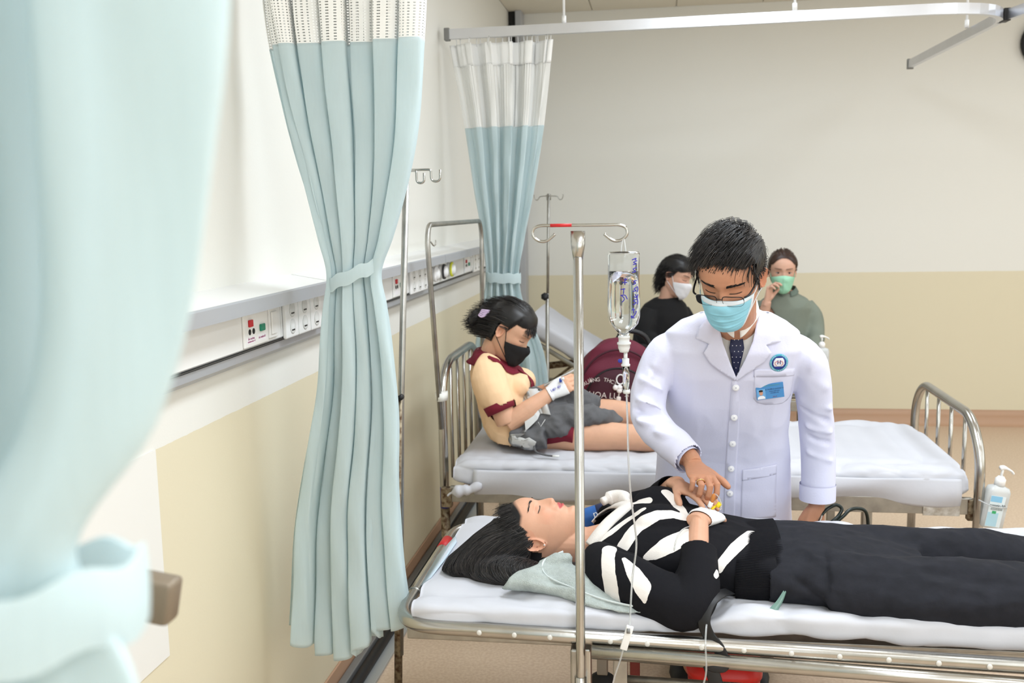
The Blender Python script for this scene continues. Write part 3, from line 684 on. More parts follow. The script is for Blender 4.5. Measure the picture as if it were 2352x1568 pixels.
def front(x,z):  # point on the bottle's camera side
    r=np.interp(z,[1.36,1.378,1.392,1.42,1.46,1.5,1.524],[.012,.0295,.0335,.0345,.0335,.0328,.0335]); dx=np.clip(x/r,-.97,.97)
    return (BX+x*BS,BY-BS*r*.72*math.sqrt(1-dx*dx)-.0004,zt(z))
strokes=[[(.002,1.473),(.008,1.4735)],[(-.002,1.4665),(.008,1.467)],[(.0035,1.475),(.003,1.462)],[(-.006,1.4525),(.004,1.4535)],[(-.006,1.4395),(.003,1.4405),(.008,1.432)],[(-.005,1.441),(.002,1.433),(-.003,1.426)],[(.001,1.455),(.0,1.443)],
 [(.017,1.392),(.020,1.395),(.025,1.402),(.026,1.407)],[(.017,1.392),(.016,1.397),(.022,1.392)],[(.017,1.4095),(.023,1.4098)],[(.020,1.414),(.021,1.402)],[(.020,1.42),(.026,1.424),(.021,1.428),(.027,1.431)],[(.021,1.437),(.027,1.435),(.024,1.442)],[(.019,1.448),(.026,1.449),(.022,1.453),(.027,1.456)],[(.02,1.462),(.025,1.465),(.021,1.469),(.027,1.47)],
 [(.018,1.487),(.025,1.489),(.02,1.494),(.027,1.497)],[(.02,1.503),(.026,1.505),(.021,1.508),(.028,1.511)],[(.018,1.513),(.026,1.516),(.024,1.512)],[(.0285,1.42),(.0295,1.427),(.028,1.434),(.0298,1.441)],[(.028,1.446),(.0296,1.452),(.0282,1.458)]]
hw=MB()
for s in strokes: hw.add(tube(catmull([front(*p) for p in s],5) if len(s)>2 else [front(*p) for p in s],.0012,5))
hw.build('handwriting',M_pen,iv)
# infusion line with roller clamp
ln=thing('infusion_line','clear infusion tube with white roller clamp dropping from bottle past the bed','tube',(-.07,2.05,1.22))
LN=catmull([(CX+.002,CY,zt(1.23)),(CX+.004,CY-.002,1.11),(CX+.006,CY-.004,1.02),(CX+.012,CY-.008,.93),(CX+.021,CY-.01,.86),(CX+.024,CY-.012,.81),(CX+.015,CY-.02,.74),(CX+.010,CY-.04,.66),(CX+.009,CY-.05,.63)],8)
obj('tubing',*tube(LN,.0023,8),M_tube,ln)
cl=xf(box(-.0085,.0085,-.006,.006,-.030,.030,.0015),basis(unit((.95,0,-.27)),unit((0,1,0)),unit((.27,0,.95)),(CX+.002,CY-.055,.602)))
obj('roller_clamp',*cl,M_white_plastic,ln)
obj('clamp_wheel',*lathe([(0,-.004),(.006,-.004),(.006,.004),(0,.004)],14,'x',(CX+.006,CY-.062,.622)),M_grey,ln)
obj('tubing',*tube(catmull([(CX-.006,CY-.055,.575),(CX-.014,CY-.056,.545),(CX-.028,CY-.056,.50),(CX-.037,CY-.056,.45),(CX-.032,CY-.05,.40),(CX+.02,CY-.05,.37),(CX+.12,CY-.06,.40),(CX+.183,CY-.058,.5),(CX+.186,CY-.055,.60),(CX+.19,CY-.02,.628)],7),.0021,8),M_tube,ln)
# stand behind the middle curtain
s2=thing('drip_stand','steel drip stand with paired hooks half hidden behind the middle curtain','drip stand',(-.78,2.72,0))
obj('pole',*tube([(-.770,2.72,.30),(-.742,2.72,1.05),(-.702,2.72,1.735)],.0095,12),M_steel_dull,s2)
obj('lower_tube',*tube([(-.786,2.72,.06),(-.745,2.72,1.08)],.0125,12),M_rusty,s2)
obj('clamp_knob',*tube([(-.735,2.69,1.09),(-.735,2.71,1.09)],.008,8),M_black,s2)
obj('hook',*tube(roundpath([(-.705,2.72,1.733),(-.632,2.72,1.733),(-.632,2.72,1.700),(-.606,2.72,1.700),(-.606,2.72,1.732)],[0,.008,.013,.013,0],6),.0033,8),M_steel,s2)
obj('hook',*tube(roundpath([(-.705,2.70,1.729),(-.661,2.67,1.729),(-.661,2.67,1.695),(-.640,2.67,1.695),(-.640,2.67,1.722)],[0,.008,.011,.011,0],6),.0033,8),M_steel,s2)
for a in range(5): 
    t=a*2*PI/5; obj('foot',*tube([(-.786,2.72,.09),(-.786+.24*math.cos(t),2.72+.24*math.sin(t),.03)],.012,8),M_rusty,s2)
# far stand
s3=thing('drip_stand','thin far drip stand with four-way hooks and black knob beside the raised bed','drip stand',(-.65,5.58,0))
obj('pole',*tube([(-.637,5.58,1.04),(-.621,5.58,1.70)],.0080,10),M_steel_dull,s3)
obj('lower_tube',*tube([(-.650,5.58,.05),(-.637,5.58,1.135)],.0108,10),M_steel_dull,s3)
for sx,sy in ((1,0),(-1,0),(.25,-1),(-.25,1)):
    c=lambda d,z:(-.621+sx*d,5.58+sy*d,1.688+z)
    obj('hook',*tube(catmull([c(0,0),c(.046,-.003),c(.055,-.012),c(.064,-.022),c(.076,-.018),c(.082,-.002),c(.081,.008)],4),.0026,6),M_steel_dull,s3)
obj('knob',*lathe([(0,0),(.02,.0),(.024,.008),(.02,.016),(0,.016)],6,'y',(-.648,5.545,1.121)),M_black,s3)
for a in range(5):
    t=a*2*PI/5+.3; obj('foot',*tube([(-.65,5.58,.08),(-.65+.13*math.cos(t),5.58+.13*math.sin(t),.03)],.012,8),M_steel_dull,s3)
# ================================================================ PEOPLE : shared anatomy
def interp(z, tab): 
    t=np.array(tab,float); t=t[np.argsort(t[:,0])]
    x,y=t[:,0],t[:,1]; z=np.clip(z,x[0],x[-1]); i=np.clip(np.searchsorted(x,z)-1,0,len(x)-2); h=x[i+1]-x[i]; s=(z-x[i])/h; m=np.gradient(y,x)
    return (2*s**3-3*s**2+1)*y[i]+(s**3-2*s**2+s)*h*m[i]+(-2*s**3+3*s**2)*y[i+1]+(s**3-s**2)*h*m[i+1]
YF=[(-.120,.060),(-.112,.078),(-.100,.085),(-.085,.081),(-.07,.086),(-.055,.088),(-.04,.085),(-.02,.084),(0,.083),(.02,.089),(.04,.090),(.06,.083),(.08,.065),(.095,.043),(.105,.020),(.109,.0)]
YBK=[(-.120,.02),(-.11,.005),(-.10,-.01),(-.085,-.035),(-.06,-.066),(-.03,-.088),(0,-.100),(.03,-.104),(.06,-.094),(.08,-.076),(.095,-.052),(.105,-.024),(.109,-.004)]
WD=[(-.120,.020),(-.112,.030),(-.10,.039),(-.085,.049),(-.06,.060),(-.03,.067),(0,.072),(.03,.076),(.055,.073),(.075,.062),(.092,.043),(.104,.021),(.109,.004)]
def G(a,s): return np.exp(-(a/s)**2)
def face_bump(x,z,p):
    n=p.get('nose',1.); e=p.get('eye',1.); a=np.abs(x)
    h=np.zeros_like(x)
    ridge=np.interp(z,[-.060,-.050,-.046,-.042,-.036,-.025,-.010,.004,.016,.03],[0,.001,.006,.017,.0215,.019,.0125,.007,.003,0])
    wid=np.interp(z,[-.05,-.036,-.02,.0,.02],[.0115,.0115,.0085,.008,.012])
    h+=n*ridge*G(x,wid)
    h+=n*.008*G(a-.0125,.0062)*G(z+.040,.0065)
    h-=.0075*e*G(a-.031,.0150)*G(z-.001,.0115)
    h+=.0065*e*G(a-.031,.0120)*G(z+.001,.0075)
    h-=.0022*G(a-.031,.014)*G(z-.0085,.0022)            # lid crease
    h-=.0012*G(a-.031,.013)*G(z+.0075,.002)
    h+=.003*G(a-.028,.018)*G(z-.021,.0065)
    h+=.004*G(a-.044,.016)*G(z+.022,.014)
    h+=.0042*G(x,.019)*G(z+.0575,.0042)*(1-.25*G(x,.003))
    h+=.0052*G(x,.0165)*G(z+.0690,.0052)
    h-=.0042*G(x,.021)*G(z+.0632,.0017)
    h-=.0012*G(x,.0028)*G(z+.051,.004)
    h-=.0025*G(x,.014)*G(z+.081,.005)
    h+=.0035*G(x,.013)*G(z+.100,.010)
    h-=.0016*G(a-.032-.2*(-.05-z),.004)*G(z+.05,.014)
    return h
def head_surface(t,z,p):
    """t angle (0 = face), z height -> local xyz"""
    yf=interp(z,YF)*p.get('depth',1.); yb=interp(z,YBK); w_=interp(z,WD)*p.get('width',1.)
    c=np.cos(t); s=np.sin(t); yc=-.012+.0*z
    jaw=np.clip((-z-.06)/.05,0,1)
    yc=yc+.03*jaw
    x=w_*np.sign(s)*np.abs(s)**.92
    y=np.where(c>=0, yc+(yf-yc)*np.abs(c)**.82, yc-(yc-yb)*np.abs(c)**.95)
    fr=np.clip(c*1.6,0,1)
    y=y+face_bump(x,z,p)*fr
    return x,y
def head_mesh(p, nu=150, nv=130):
    a=np.linspace(-PI,PI,nu,endpoint=False); t=a-.45*np.sin(a)
    zz=np.linspace(-.1195,.1088,nv); zz=zz+.0
    def fn(U,V):
        T=np.interp(U,np.linspace(0,1,nu,endpoint=False),t); Z=-.1195+(.1195+.1088)*V
        x,y=head_surface(T,Z,p); return np.stack([x,y,Z],-1)
    u=np.linspace(0,1,nu,endpoint=False); V=np.linspace(0,1,nv); UU,VV=np.meshgrid(u,V,indexing='ij'); P=fn(UU,VV).reshape(-1,3); F=[]
    for i in range(nu):
        ii=(i+1)%nu
        for j in range(nv-1): F.append((i*nv+j,ii*nv+j,ii*nv+j+1,i*nv+j+1))
    F.append(tuple(i*nv for i in range(nu))[::-1]); F.append(tuple(i*nv+nv-1 for i in range(nu)))
    return P,F
def ear_mesh(side, s=1.):
    """ear: outline disc with raised helix and hollow concha; local head coords"""
    nr,na=12,40; V=[];F=[]
    for i in range(nr+1):
        r=i/nr
        for k in range(na):
            a=k*2*PI/na; ca,sa=math.cos(a),math.sin(a)
            ry=.0165+.003*max(sa,0); rz=.031 if sa>0 else .029
            y=-r*ry*ca*(1-.25*max(-sa,0)); z=r*rz*sa
            hgt=.004+.0075*math.exp(-((r-.88)/.10)**2)*(1 if ca<.5 or sa>0 else .6)+.004*math.exp(-((r-.58)/.1)**2)*(.7 if ca>-.6 else .3) -.008*math.exp(-(r/.42)**2)*(1 if sa<.5 else .6)
            if r>.97: hgt=-.002
            V.append((side*(.066+hgt+.010*( .5+.5*ca)*r+.0*z), -.016+y-.2*z*.4, -.012+z))
    for i in range(nr):
        for k in range(na):
            q=(k+1)%na; f=(i*na+k,i*na+q,(i+1)*na+q,(i+1)*na+k); F.append(f if side<0 else f[::-1])
    V=np.array(V)*1.0
    c=np.array((side*.066,-.016,-.012)); V=c+(V-c)*s
    # swing the back edge outwards
    k=np.clip((-.016-V[:,1])/.018,0,1.3); V[:,0]+=side*.007*k
    B=V.copy(); B[:,0]-=side*.0055; n=len(V)
    G_=F+[tuple(i+n for i in f)[::-1] for f in F]
    o=nr*na
    for k in range(na):
        q=(k+1)%na; f=(o+k,o+q,o+q+n,o+k+n); G_.append(f if side<0 else f[::-1])
    return np.concatenate([V,B]),G_
def neck_mesh(L, base, r=.056):
    """neck from inside the skull (local) to base point (local coordinates)"""
    P=[(0,-.028,-.02),(0,-.025,-.06),np.array((0,-.022,-.10))*.6+np.array(base)*.4*np.array((1,1,1)),np.array(base)]
    return tube(catmull(P,5),[r*1.05]*6+[r]*5+list(np.linspace(r,r*1.28,5)),22,r2=None)
def hand_mesh(curl=(.3,.45,.3), spread=.08, thumb=(.5,.25), side=1, scale=1., per=None, thumb_in=.35):
    """local: wrist at origin, +Y to the fingers, +X*side to the thumb, +Z back of hand"""
    b=MB()
    rings=[((0,-.03,0),(.027,0,0),(0,0,.020)),((0,-.005,0),(.0275,0,0),(0,0,.0185)),((.003,.02,-.001),(.034,0,0),(0,0,.0175)),((.004,.045,-.001),(.040,0,0),(0,0,.0155)),((.002,.07,0),(.042,0,0),(0,0,.0135)),((.0,.090,.001),(.041,0,0),(0,0,.0105)),((0,.098,.001),(.036,0,0),(0,0,.007))]
    b.add(loft(rings,24))
    fin=[(.030,.088,.078,.0092),(.0105,.094,.086,.0094),(-.0095,.091,.080,.0090),(-.028,.083,.063,.0080)]
    for i,(x,y,L,r) in enumerate(fin):
        cu=per[i] if per else curl
        sp=(1.2-i)*spread
        p=np.array((x*.9,y-.025,.0)); pts=[p.copy()]; p=np.array((x,y,.001)); pts.append(p.copy()); a=0
        for k,f in enumerate((.46,.30,.24)):
            a+=cu[k]; d=np.array((math.sin(sp)*math.cos(a)*.9,math.cos(a)*math.cos(sp),-math.sin(a)))
            for h in (.5,1.):
                pts.append(p+d*L*f*h)
            p=p+d*L*f
        rad=[r*.9,r*1.08,r*.98,r*1.05,r*.92,r*.97,r*.88,r*.62]
        pts=np.array(pts); rad=np.array(rad)
        # round tip
        d=unit(pts[-1]-pts[-2]); pts=np.vstack([pts,pts[-1]+d*r*.35]); rad=np.append(rad,r*.25)
        b.add(tube(pts,rad,12,up0=(1,0,0)))
    # thumb
    p=np.array((.016,.012,-.004)); d0=unit((math.sin(thumb[0]),math.cos(thumb[0]),-thumb_in)); pts=[p]; rad=[.015]
    q=p+d0*.040; pts.append(p+d0*.02); rad.append(.0155); pts.append(q); rad.append(.0125)
    d1=unit((math.sin(thumb[0]-thumb[1]),math.cos(thumb[0]-thumb[1]),-thumb_in-.1)); pts+= [q+d1*.016,q+d1*.034]; rad+=[.0105,.0108]
    d2=unit((math.sin(thumb[0]-thumb[1]*2),math.cos(thumb[0]-thumb[1]*2),-thumb_in-.25)); q=q+d1*.034; pts+=[q+d2*.014,q+d2*.026,q+d2*.030]; rad+=[.0102,.0075,.003]
    b.add(tube(np.array(pts),rad,12))
    V,F=b.get(); V=V*scale; V[:,0]*=side
    if side<0: F=[f[::-1] for f in F]
    return V,F
def limb(P,R,n=18,per=5,flat=1.):
    P=np.array(P,float); C=catmull(P,per); r=np.interp(np.linspace(0,len(P)-1,len(C)),np.arange(len(P)),R); return tube(C,r,n,r2=r*flat)
SKIN={}
def skin_mat(name,c):
    m=mat(name,c,.5,attr=True,var=.07,vscale=28,bump=.05,bscale=260,sss=.12,spec=.35); return m
def skin_color(V,Mi,base,lips,opts):
    """paint lips, blush, brows, hair-coloured scalp by head-local position"""
    P=V@Mi[:3,:3].T+Mi[:3,3]; x,y,z=P.T; a=np.abs(x); C=np.tile(np.array(base,float),(len(V),1))
    hd=(np.abs(x)<.1)&(y>-.13)&(y<.14)&(z>-.13)&(z<.13)
    fr=(y>.04)&hd
    def blend(wt,col): 
        nonlocal C
        wt=np.clip(wt,0,1)[:,None]; C=C*(1-wt)+np.array(col)*wt
    red=np.array(base)*np.array((1.02,.80,.76))
    blend(fr*.5*G(a-.042,.02)*G(z+.03,.02),red); blend(fr*.45*G(x,.014)*G(z+.04,.012),red)
    lw=np.clip(1.25-((x/.0235)**2+((z+.0630)/(.0098*(1-.35*(a/.024)**2).clip(.3)))**2),0,1)*2.2
    if lips is not None: blend(fr*lw,lips)
    blend(fr*.5*G(a-.031,.016)*G(z-.004,.008),np.array(base)*np.array((.86,.74,.70)))
    if opts.get('brow') is not None:
        bz=.0200+.10*(a-.014)-2.6*(a-.030)**2
        th=np.where(a<.036,.0042,.0042-.10*(a-.036)).clip(.001)
        wb=fr*np.clip(1.3-np.abs(z-bz)/th,0,1)*((a>.012)&(a<.052)); blend(wb*opts.get('browk',.8),opts['brow'])
    if opts.get('lash',True):
        lz=-.0065-1.2*np.clip(a-.031,-.02,.02)**2*-6-.0
        lz=-.0075+9*(a-.031)**2
        wl=fr*np.clip(1.4-np.abs(z-lz)/.0014,0,1)*((a>.017)&(a<.046)); blend(wl*.9,(.02,.014,.012))
    ear=hd&(a>.0685)&(y<.02)&(z<.03)&(z>-.05); blend(ear*.45,red)
    if opts.get('scalp'):
        sd=opts['scalp'](x,y,z); blend(np.where(sd==0,0,np.clip(sd*110+.25,0,1))*hd,opts.get('haircol',(.012,.011,.012)))
    return C
def head_and_neck(p, Mh, neckbase_w, vox, nr=.056, extra=None):
    """remeshed head+ears+neck in world space"""
    b=MB(); b.add(xf(head_mesh(p),Mh))
    for s in (-1,1): b.add(xf(ear_mesh(s,p.get('ear',1.)),Mh))
    Mi=np.linalg.inv(Mh); nb=ap(Mi,neckbase_w); b.add(xf(neck_mesh(None,nb,nr),Mh))
    if extra: 
        for e in extra: b.add(e)
    V,F=b.get(); return remesh(V,F,vox,2,.45)
HC=np.array((0,-.010,.006)); HR=np.array((.079,.101,.108))
def strands(roots, flow, n, step, Mh, r=.0009, lift=None, jit=.15, seed=1, floor=None, collide=None, taper=True, sides=3):
    """roots (N,3) head-local; flow(P,k)->dirs; returns mesh in world coords"""
    R=np.random.RandomState(seed); N=len(roots); P=roots.copy(); path=[P.copy()]
    off=lift if lift is not None else R.uniform(.002,.012,N); off=np.broadcast_to(off,(N,))
    rj=R.normal(0,jit,(N,3)); nn=np.broadcast_to(n,(N,)); st=R.uniform(.75,1.2,N)*step
    for k in range(int(np.max(nn))):
        d=flow(P,k)+rj*.6+R.normal(0,jit*.35,(N,3)); d/=np.linalg.norm(d,axis=1,keepdims=True)+1e-9
        act=(k<nn)[:,None]; P=P+d*st[:,None]*act
        q=(P-HC)/HR; l=np.linalg.norm(q,axis=1); o=1+off*np.minimum(1,(k+1)/3.)/.095; ins=l<o
        P=np.where(ins[:,None],HC+(P-HC)*(o/np.maximum(l,1e-6))[:,None],P)
        if collide: P=collide(P,off)
        path.append(P.copy())
    K=len(path); A=np.stack(path,1); Mh=np.array(Mh); W=A@Mh[:3,:3].T+Mh[:3,3]
    if floor: W=floor(W,off)
    T=np.gradient(W,axis=1); T/=np.linalg.norm(T,axis=2,keepdims=True)+1e-9
    c=Mh[:3,3]; O=W-c; U=np.cross(T,O); U/=np.linalg.norm(U,axis=2,keepdims=True)+1e-9; B=np.cross(T,U)
    rad=r*R.uniform(.6,1.4,N)[:,None]*(np.linspace(1,.25,K)[None]**.7 if taper else np.ones((1,K)))
    V=np.zeros((N,K,sides,3))
    for s in range(sides):
        a=2*PI*s/sides+.5; V[:,:,s]=W+(U*math.cos(a)*1.5+B*math.sin(a)*.7)*rad[:,:,None]
    base=(np.arange(N)*K*sides)[:,None,None]+(np.arange(K-1)*sides)[None,:,None]+np.arange(sides)[None,None,:]
    nx=(np.arange(sides)+1)%sides; b2=(np.arange(N)*K*sides)[:,None,None]+(np.arange(K-1)*sides)[None,:,None]+nx[None,None,:]
    F=np.stack([base,b2,b2+sides,base+sides],-1).reshape(-1,4)
    return V.reshape(-1,3),[tuple(f) for f in F.tolist()]
def scalp_roots(N,mask,seed=2):
    R=np.random.RandomState(seed); out=[]
    while sum(len(o) for o in out)<N:
        d=R.normal(0,1,(4000,3)); d/=np.linalg.norm(d,axis=1,keepdims=True); P=HC+d*HR*.985; out.append(P[mask(*P.T)>.0008])
    return np.concatenate(out)[:N]
def hair_cap(mask,thick,Mh,p,nu=130,nv=110,nzamp=.002,seed=3):
    """scalp shell grown out from the head where mask>0 ; thick(x,y,z)"""
    P,F=head_mesh({'nose':0,'eye':0,**p},nu,nv); F=[f for f in F if len(f)==4 or True]
    sd=mask(*P.T); m=sd>.001; q=P-HC; d=q/np.linalg.norm(q,axis=1,keepdims=True); t=thick(*P.T)*np.clip(sd/.030,.05,1)**.8
    h=nz(P,26,seed,(1,1,.5)); P2=P+d*(t+nzamp*h*np.clip(sd/.03,0,1))[:,None]
    # soften the rim
    F=[f for f in F if all(m[i] for i in f)]
    used=sorted({i for f in F for i in f}); mp={o:i for i,o in enumerate(used)}
    V=P2[used]; F=[tuple(mp[i] for i in f) for f in F]
    return xf((V,F),Mh)
M_hair=mat('black_hair',(.010,.0095,.010),.40,spec=.5,attr=True); HD,HL=(.006,.0055,.006),(.052,.044,.040)
M_hair_b=mat('brown_hair',rgb(72,46,32),.42,spec=.5,attr=True)
M_lash=mat('lash',(.015,.012,.012),.6)
def on_head(p,x,z,off=.0):
    """point on the front of the face at local x,z"""
    z=np.asarray(z,float); x=np.asarray(x,float); w_=interp(z,WD); s=np.clip(x/w_,-.99,.99); s=np.sign(s)*np.abs(s)**(1/.92); t=np.arcsin(s); X,Y=head_surface(t,z,p); return np.stack([x,Y+off,z],-1)
def lashes(p,Mh,parent,closed=True,z0=-.0075,r=.0009,name='eyelashes'):
    for s in (-1,1):
        b=MB(); a=np.linspace(.0175,.0455,9); z=z0+9*(a-.031)**2
        b.add(xf(tube(on_head(p,s*a,z,.0006),[r*.5]+[r]*7+[r*.4],6),Mh))
        b.build(name,M_lash,parent)
def brows(p,Mh,parent,m=None,n=70,seed=1,th=.0035):
    R=random.Random(seed)
    for s in (-1,1):
        b=MB()
        for i in range(n):
            a=.013+.037*R.random(); zc=.0200+.10*(a-.014)-2.6*(a-.030)**2+R.uniform(-1,1)*th*(1-.5*(a-.013)/.037)
            a2=a+.006; z2=zc+.0012-(.002 if a>.035 else -.001)
            P=on_head(p,s*np.array([a,(a+a2)/2,a2]),np.array([zc,(zc+z2)/2,z2]),.0008); b.add(xf(tube(P,[.0006,.0006,.0002],3,cap=False),Mh))
        b.hair('eyebrow',m or M_hair,parent,HD,HL)['kind']='stuff'
def mask_shell(Mh,style='surgical',p={}):
    top=-.014; nu,nv=70,44
    YM=[(-.014,.103),(-.03,.115),(-.04,.1165),(-.06,.113),(-.085,.108),(-.108,.100),(-.124,.082),(-.132,.062)]
    WM=[(-.014,.0705),(-.04,.069),(-.06,.065),(-.085,.057),(-.108,.047),(-.124,.036),(-.132,.026)]
    def fn(U,V):
        z=-.014-(.116 if style!='cup' else .116)*V; s=(U-.5)*2
        lim=1.30-.16*V if style=='surgical' else 1.42-.25*V
        t=s*lim
        # top edge dips at the cheeks
        z=z-(.010*np.abs(s)**1.6)*(1-V)+ (.018*np.abs(s)**2)*V*(1 if style=='surgical' else .9)
        if style=='cup': z=z-.012*np.abs(s)**1.2*(1-V)+.012*V*np.abs(s)**2
        yf=interp(z,YM); w_=interp(z,WM); yc=.004+.03*np.clip((-z-.06)/.05,0,1)
        x=w_*np.sin(t); y=yc+(yf-yc)*np.abs(np.cos(t))**(.86 if style=='surgical' else 1.0)
        if style=='cup': y=y+.004*np.exp(-(s/.06)**2)*(1-V*.3)
        if style=='surgical':
            for v0 in (.34,.52,.70): 
                f=np.clip((V-v0)/.05,-1,1); y=y+.0035*(1-np.abs(f))*np.sign(f+.0001)*-1*np.cos(s*1.2)
        y=y+.0012*np.sin(s*9+V*14)*(1-np.abs(s))
        return np.stack([x,y,z],-1)
    P,F,uv=grid(nu,nv,fn); return fn,xf(solid(P,F,.0012),Mh),uv
# ================================================================ DOCTOR
M_skin_d=skin_mat('skin_doctor',rgb(200,146,116)); SKD=rgb(200,145,115)
M_coat=mat('white_coat_cloth',rgb(224,225,246),.8,var=.03,vscale=5,bump=.10,bscale=160,sheen=.1)
M_trouser=mat('black_trouser_cloth',rgb(24,24,27),.85,bump=.1,bscale=90)
doc=thing('person','doctor in white coat, glasses and blue mask bending over the near bed','person',(.215,3.10,0))
Mh=frame((.193,2.80,1.424),(-.30,-.84,-.46),(-.10,-.42,.9)); 
Mh[:3,:3]*=1.06; Mh[:3,0]*=1.05
neckb=(.222,3.005,1.268)
def scalp_d(x,y,z):
    fz=.072-.016*np.clip(np.abs(x)/.05,0,1)**2
    side=np.where(y>.035,fz,np.where(y>.012,.0+(.0)*y,-.03-.05*np.clip((.012-y)/.09,0,1)))
    side=np.where((y>.012)&(y<=.035),-.012+.9*(y-.012),side)
    return (z-side)*(~((np.abs(x)>.0)&(y>-.03)&(y<.012)&(z<.016)))
pd={'width':1.0}
V,F=head_and_neck(pd,Mh,neckb,.0024)
Mi=np.linalg.inv(Mh)
Cc=skin_color(V,Mi,SKD,None,{'scalp':scalp_d})
# hands
def hand_at(wrist,fw_,thumb_dir,side,vox=.0022,arm=None,ar=.026,**k):
    Y=unit(fw_); X=np.array(thumb_dir,float)*1.; X=unit(X-Y*np.dot(X,Y)); Z=np.cross(X,Y) if side>0 else np.cross(Y,X)
    # local +X*side = thumb ; build so that back of hand = Z
    M=basis(X*side,Y,Z,wrist); b=MB(); b.add(xf(hand_mesh(side=side,**k),M))
    if arm is not None: b.add(limb(arm[0],arm[1],18,6,.88))
    V,F=b.get(); return remesh(V,F,vox,2,.5),M
# right hand: reaches down to the patient's hands, fingers bent
(hv,hf),MhR=hand_at((.098,2.828,.872),(.22,-.95,-.14),(.95,.25,-.10),-1,arm=([(.03,2.925,.913),(.083,2.862,.888),(.098,2.828,.872)],[.032,.031,.028]),per=[(.10,1.25,.5),(.18,1.45,.5),(.22,1.5,.5),(.25,1.5,.5)],thumb=(.9,.15),thumb_in=.15,scale=1.02)
(gv,gf),MhL=hand_at((.506,3.215,.645),(-.06,-.08,-1),(-.75,-.66,0),1,arm=([(.508,3.22,.77),(.507,3.218,.69),(.506,3.215,.645)],[.034,.029,.027]),per=[(.9,1.2,.7),(.9,1.3,.7),(.9,1.3,.7),(.9,1.3,.7)],thumb=(.55,.35),thumb_in=.35,scale=1.14)
# coarse body under the clothes
body=MB()
body.add(loft([((.225,3.03,1.25),(.15,0,0),(0,.07,0)),((.215,3.09,1.15),(.165,0,0),(0,.095,0)),((.21,3.15,1.0),(.15,0,0),(0,.09,0)),((.208,3.24,.85),(.15,0,0),(0,.09,0)),((.208,3.30,.78),(.15,0,0),(0,.09,0))],20))
body.add(limb([(.07,3.03,1.20),(.0,3.04,1.12),(-.035,3.015,1.0)],[.045,.04,.034])); body.add(limb([(-.035,3.015,1.0),(-.005,2.965,.945),(.045,2.905,.905),(.085,2.86,.885)],[.034,.034,.033,.030]))
body.add(limb([(.35,3.05,1.19),(.45,3.10,1.09),(.495,3.17,.95)],[.04,.036,.034])); body.add(limb([(.495,3.17,.95),(.505,3.205,.82),(.508,3.22,.76)],[.036,.034,.031]))
for s in (-1,1): body.add(limb([(.208+s*.08,3.33,.80),(.208+s*.09,3.34,.46),(.208+s*.10,3.36,.09)],[.08,.05,.036])); body.add(ellipsoid((.208+s*.10,3.30,.05),(.04,.11,.04)))
bv,bf=remesh(*body.get(),.009,1)
C2=lambda v: np.tile(np.array(SKD),(len(v),1))
allv,allf=join((V,F),(hv,hf),(gv,gf),(bv,bf))
sk=obj('body',allv,allf,M_skin_d,doc,col=np.concatenate([Cc,C2(hv),C2(gv),C2(bv)]))
# hair
def thick_d(x,y,z): return .006+.024*np.clip((z-.02)/.07,0,1)+.006*np.clip((-y+.02)/.1,0,1)
hair=MB(); hair.add(hair_cap(scalp_d,lambda x,y,z: .72*thick_d(x,y,z),Mh,pd))
def flow_d(P,k):
    x,y,z=P.T; d=np.zeros_like(P)
    top=np.clip((z-.03)/.05,0,1); 
    d[:,1]=np.where(y>-.05,.9*top,-.15); d[:,0]=.55*top-.0; d[:,2]=-.55-.5*(1-top)-.35*np.clip((y-.05)/.05,0,1)
    d[:,1]+=(1-top)*np.where(y>0,.15,-.35); return d
R=np.random.RandomState(5); rt_=scalp_roots(4200,lambda x,y,z: scalp_d(x,y,z),8)
tl=thick_d(*rt_.T); nst=np.where(rt_[:,2]>.035,7,4)
nst=np.where((rt_[:,1]>.04)&(rt_[:,2]>.04),3,nst); nst=np.where((np.abs(rt_[:,0])>.055)&(rt_[:,2]<.055),2,nst)
hair.add(strands(rt_,flow_d,nst,.0085,Mh,r=.0009,lift=tl*R.uniform(.55,1.0,len(tl))*np.clip(scalp_d(*rt_.T)/.02,.25,1),jit=.10,seed=9),(int(nst.max())+1)*3)
hair.hair('hair',M_hair,doc,HD,HL)
brows(pd,Mh,doc,n=110,th=.0042); lashes(pd,Mh,doc)
# mask
M_mask=mat('blue_mask_cloth',rgb(150,212,232),.8,bump=.12,bscale=300,var=.05,vscale=40); M_maskw=mat('mask_edge_white',rgb(224,232,238),.8)
mfn,(mv,mf),muv=mask_shell(Mh)
mo=obj('face_mask',mv,mf,M_mask,doc)
e=mfn(np.linspace(0,1,60),np.zeros(60)); 
Pm,Fm,_=grid(60,5,lambda U,V: mfn(U,V*.085)+np.array((0,.0012,0))); obj('mask_edge',*xf(solid(Pm,Fm,.0012),Mh),M_maskw,mo)
for U0 in (0.,.955):
    Pm,Fm,_=grid(6,30,lambda U,V: mfn(U0+U*.045,V)*np.array((1.01,1,1))+np.array((0,.001,0))); obj('mask_edge',*xf(solid(Pm,Fm,.0012),Mh),M_maskw,mo)
def loopstrap(s):
    a=mfn(np.array([.5+.49*s]),np.array([.05]))[0]; b=mfn(np.array([.5+.49*s]),np.array([.95]))[0]
    ear=[(s*.0705,-.008,.014),(s*.072,-.026,.012),(s*.072,-.038,-.008)]
    return [catmull([a,(s*.072,.02,-.012),ear[0],ear[1]],6),catmull([b,(s*.066,.0,-.055),(s*.072,-.02,-.045),(s*.075,-.036,-.02)],6)]
for s in (-1,1):
    for Pst in loopstrap(s)[:2]: obj('ear_loop',*xf(tube(Pst,.0013,6),Mh),M_maskw,mo)
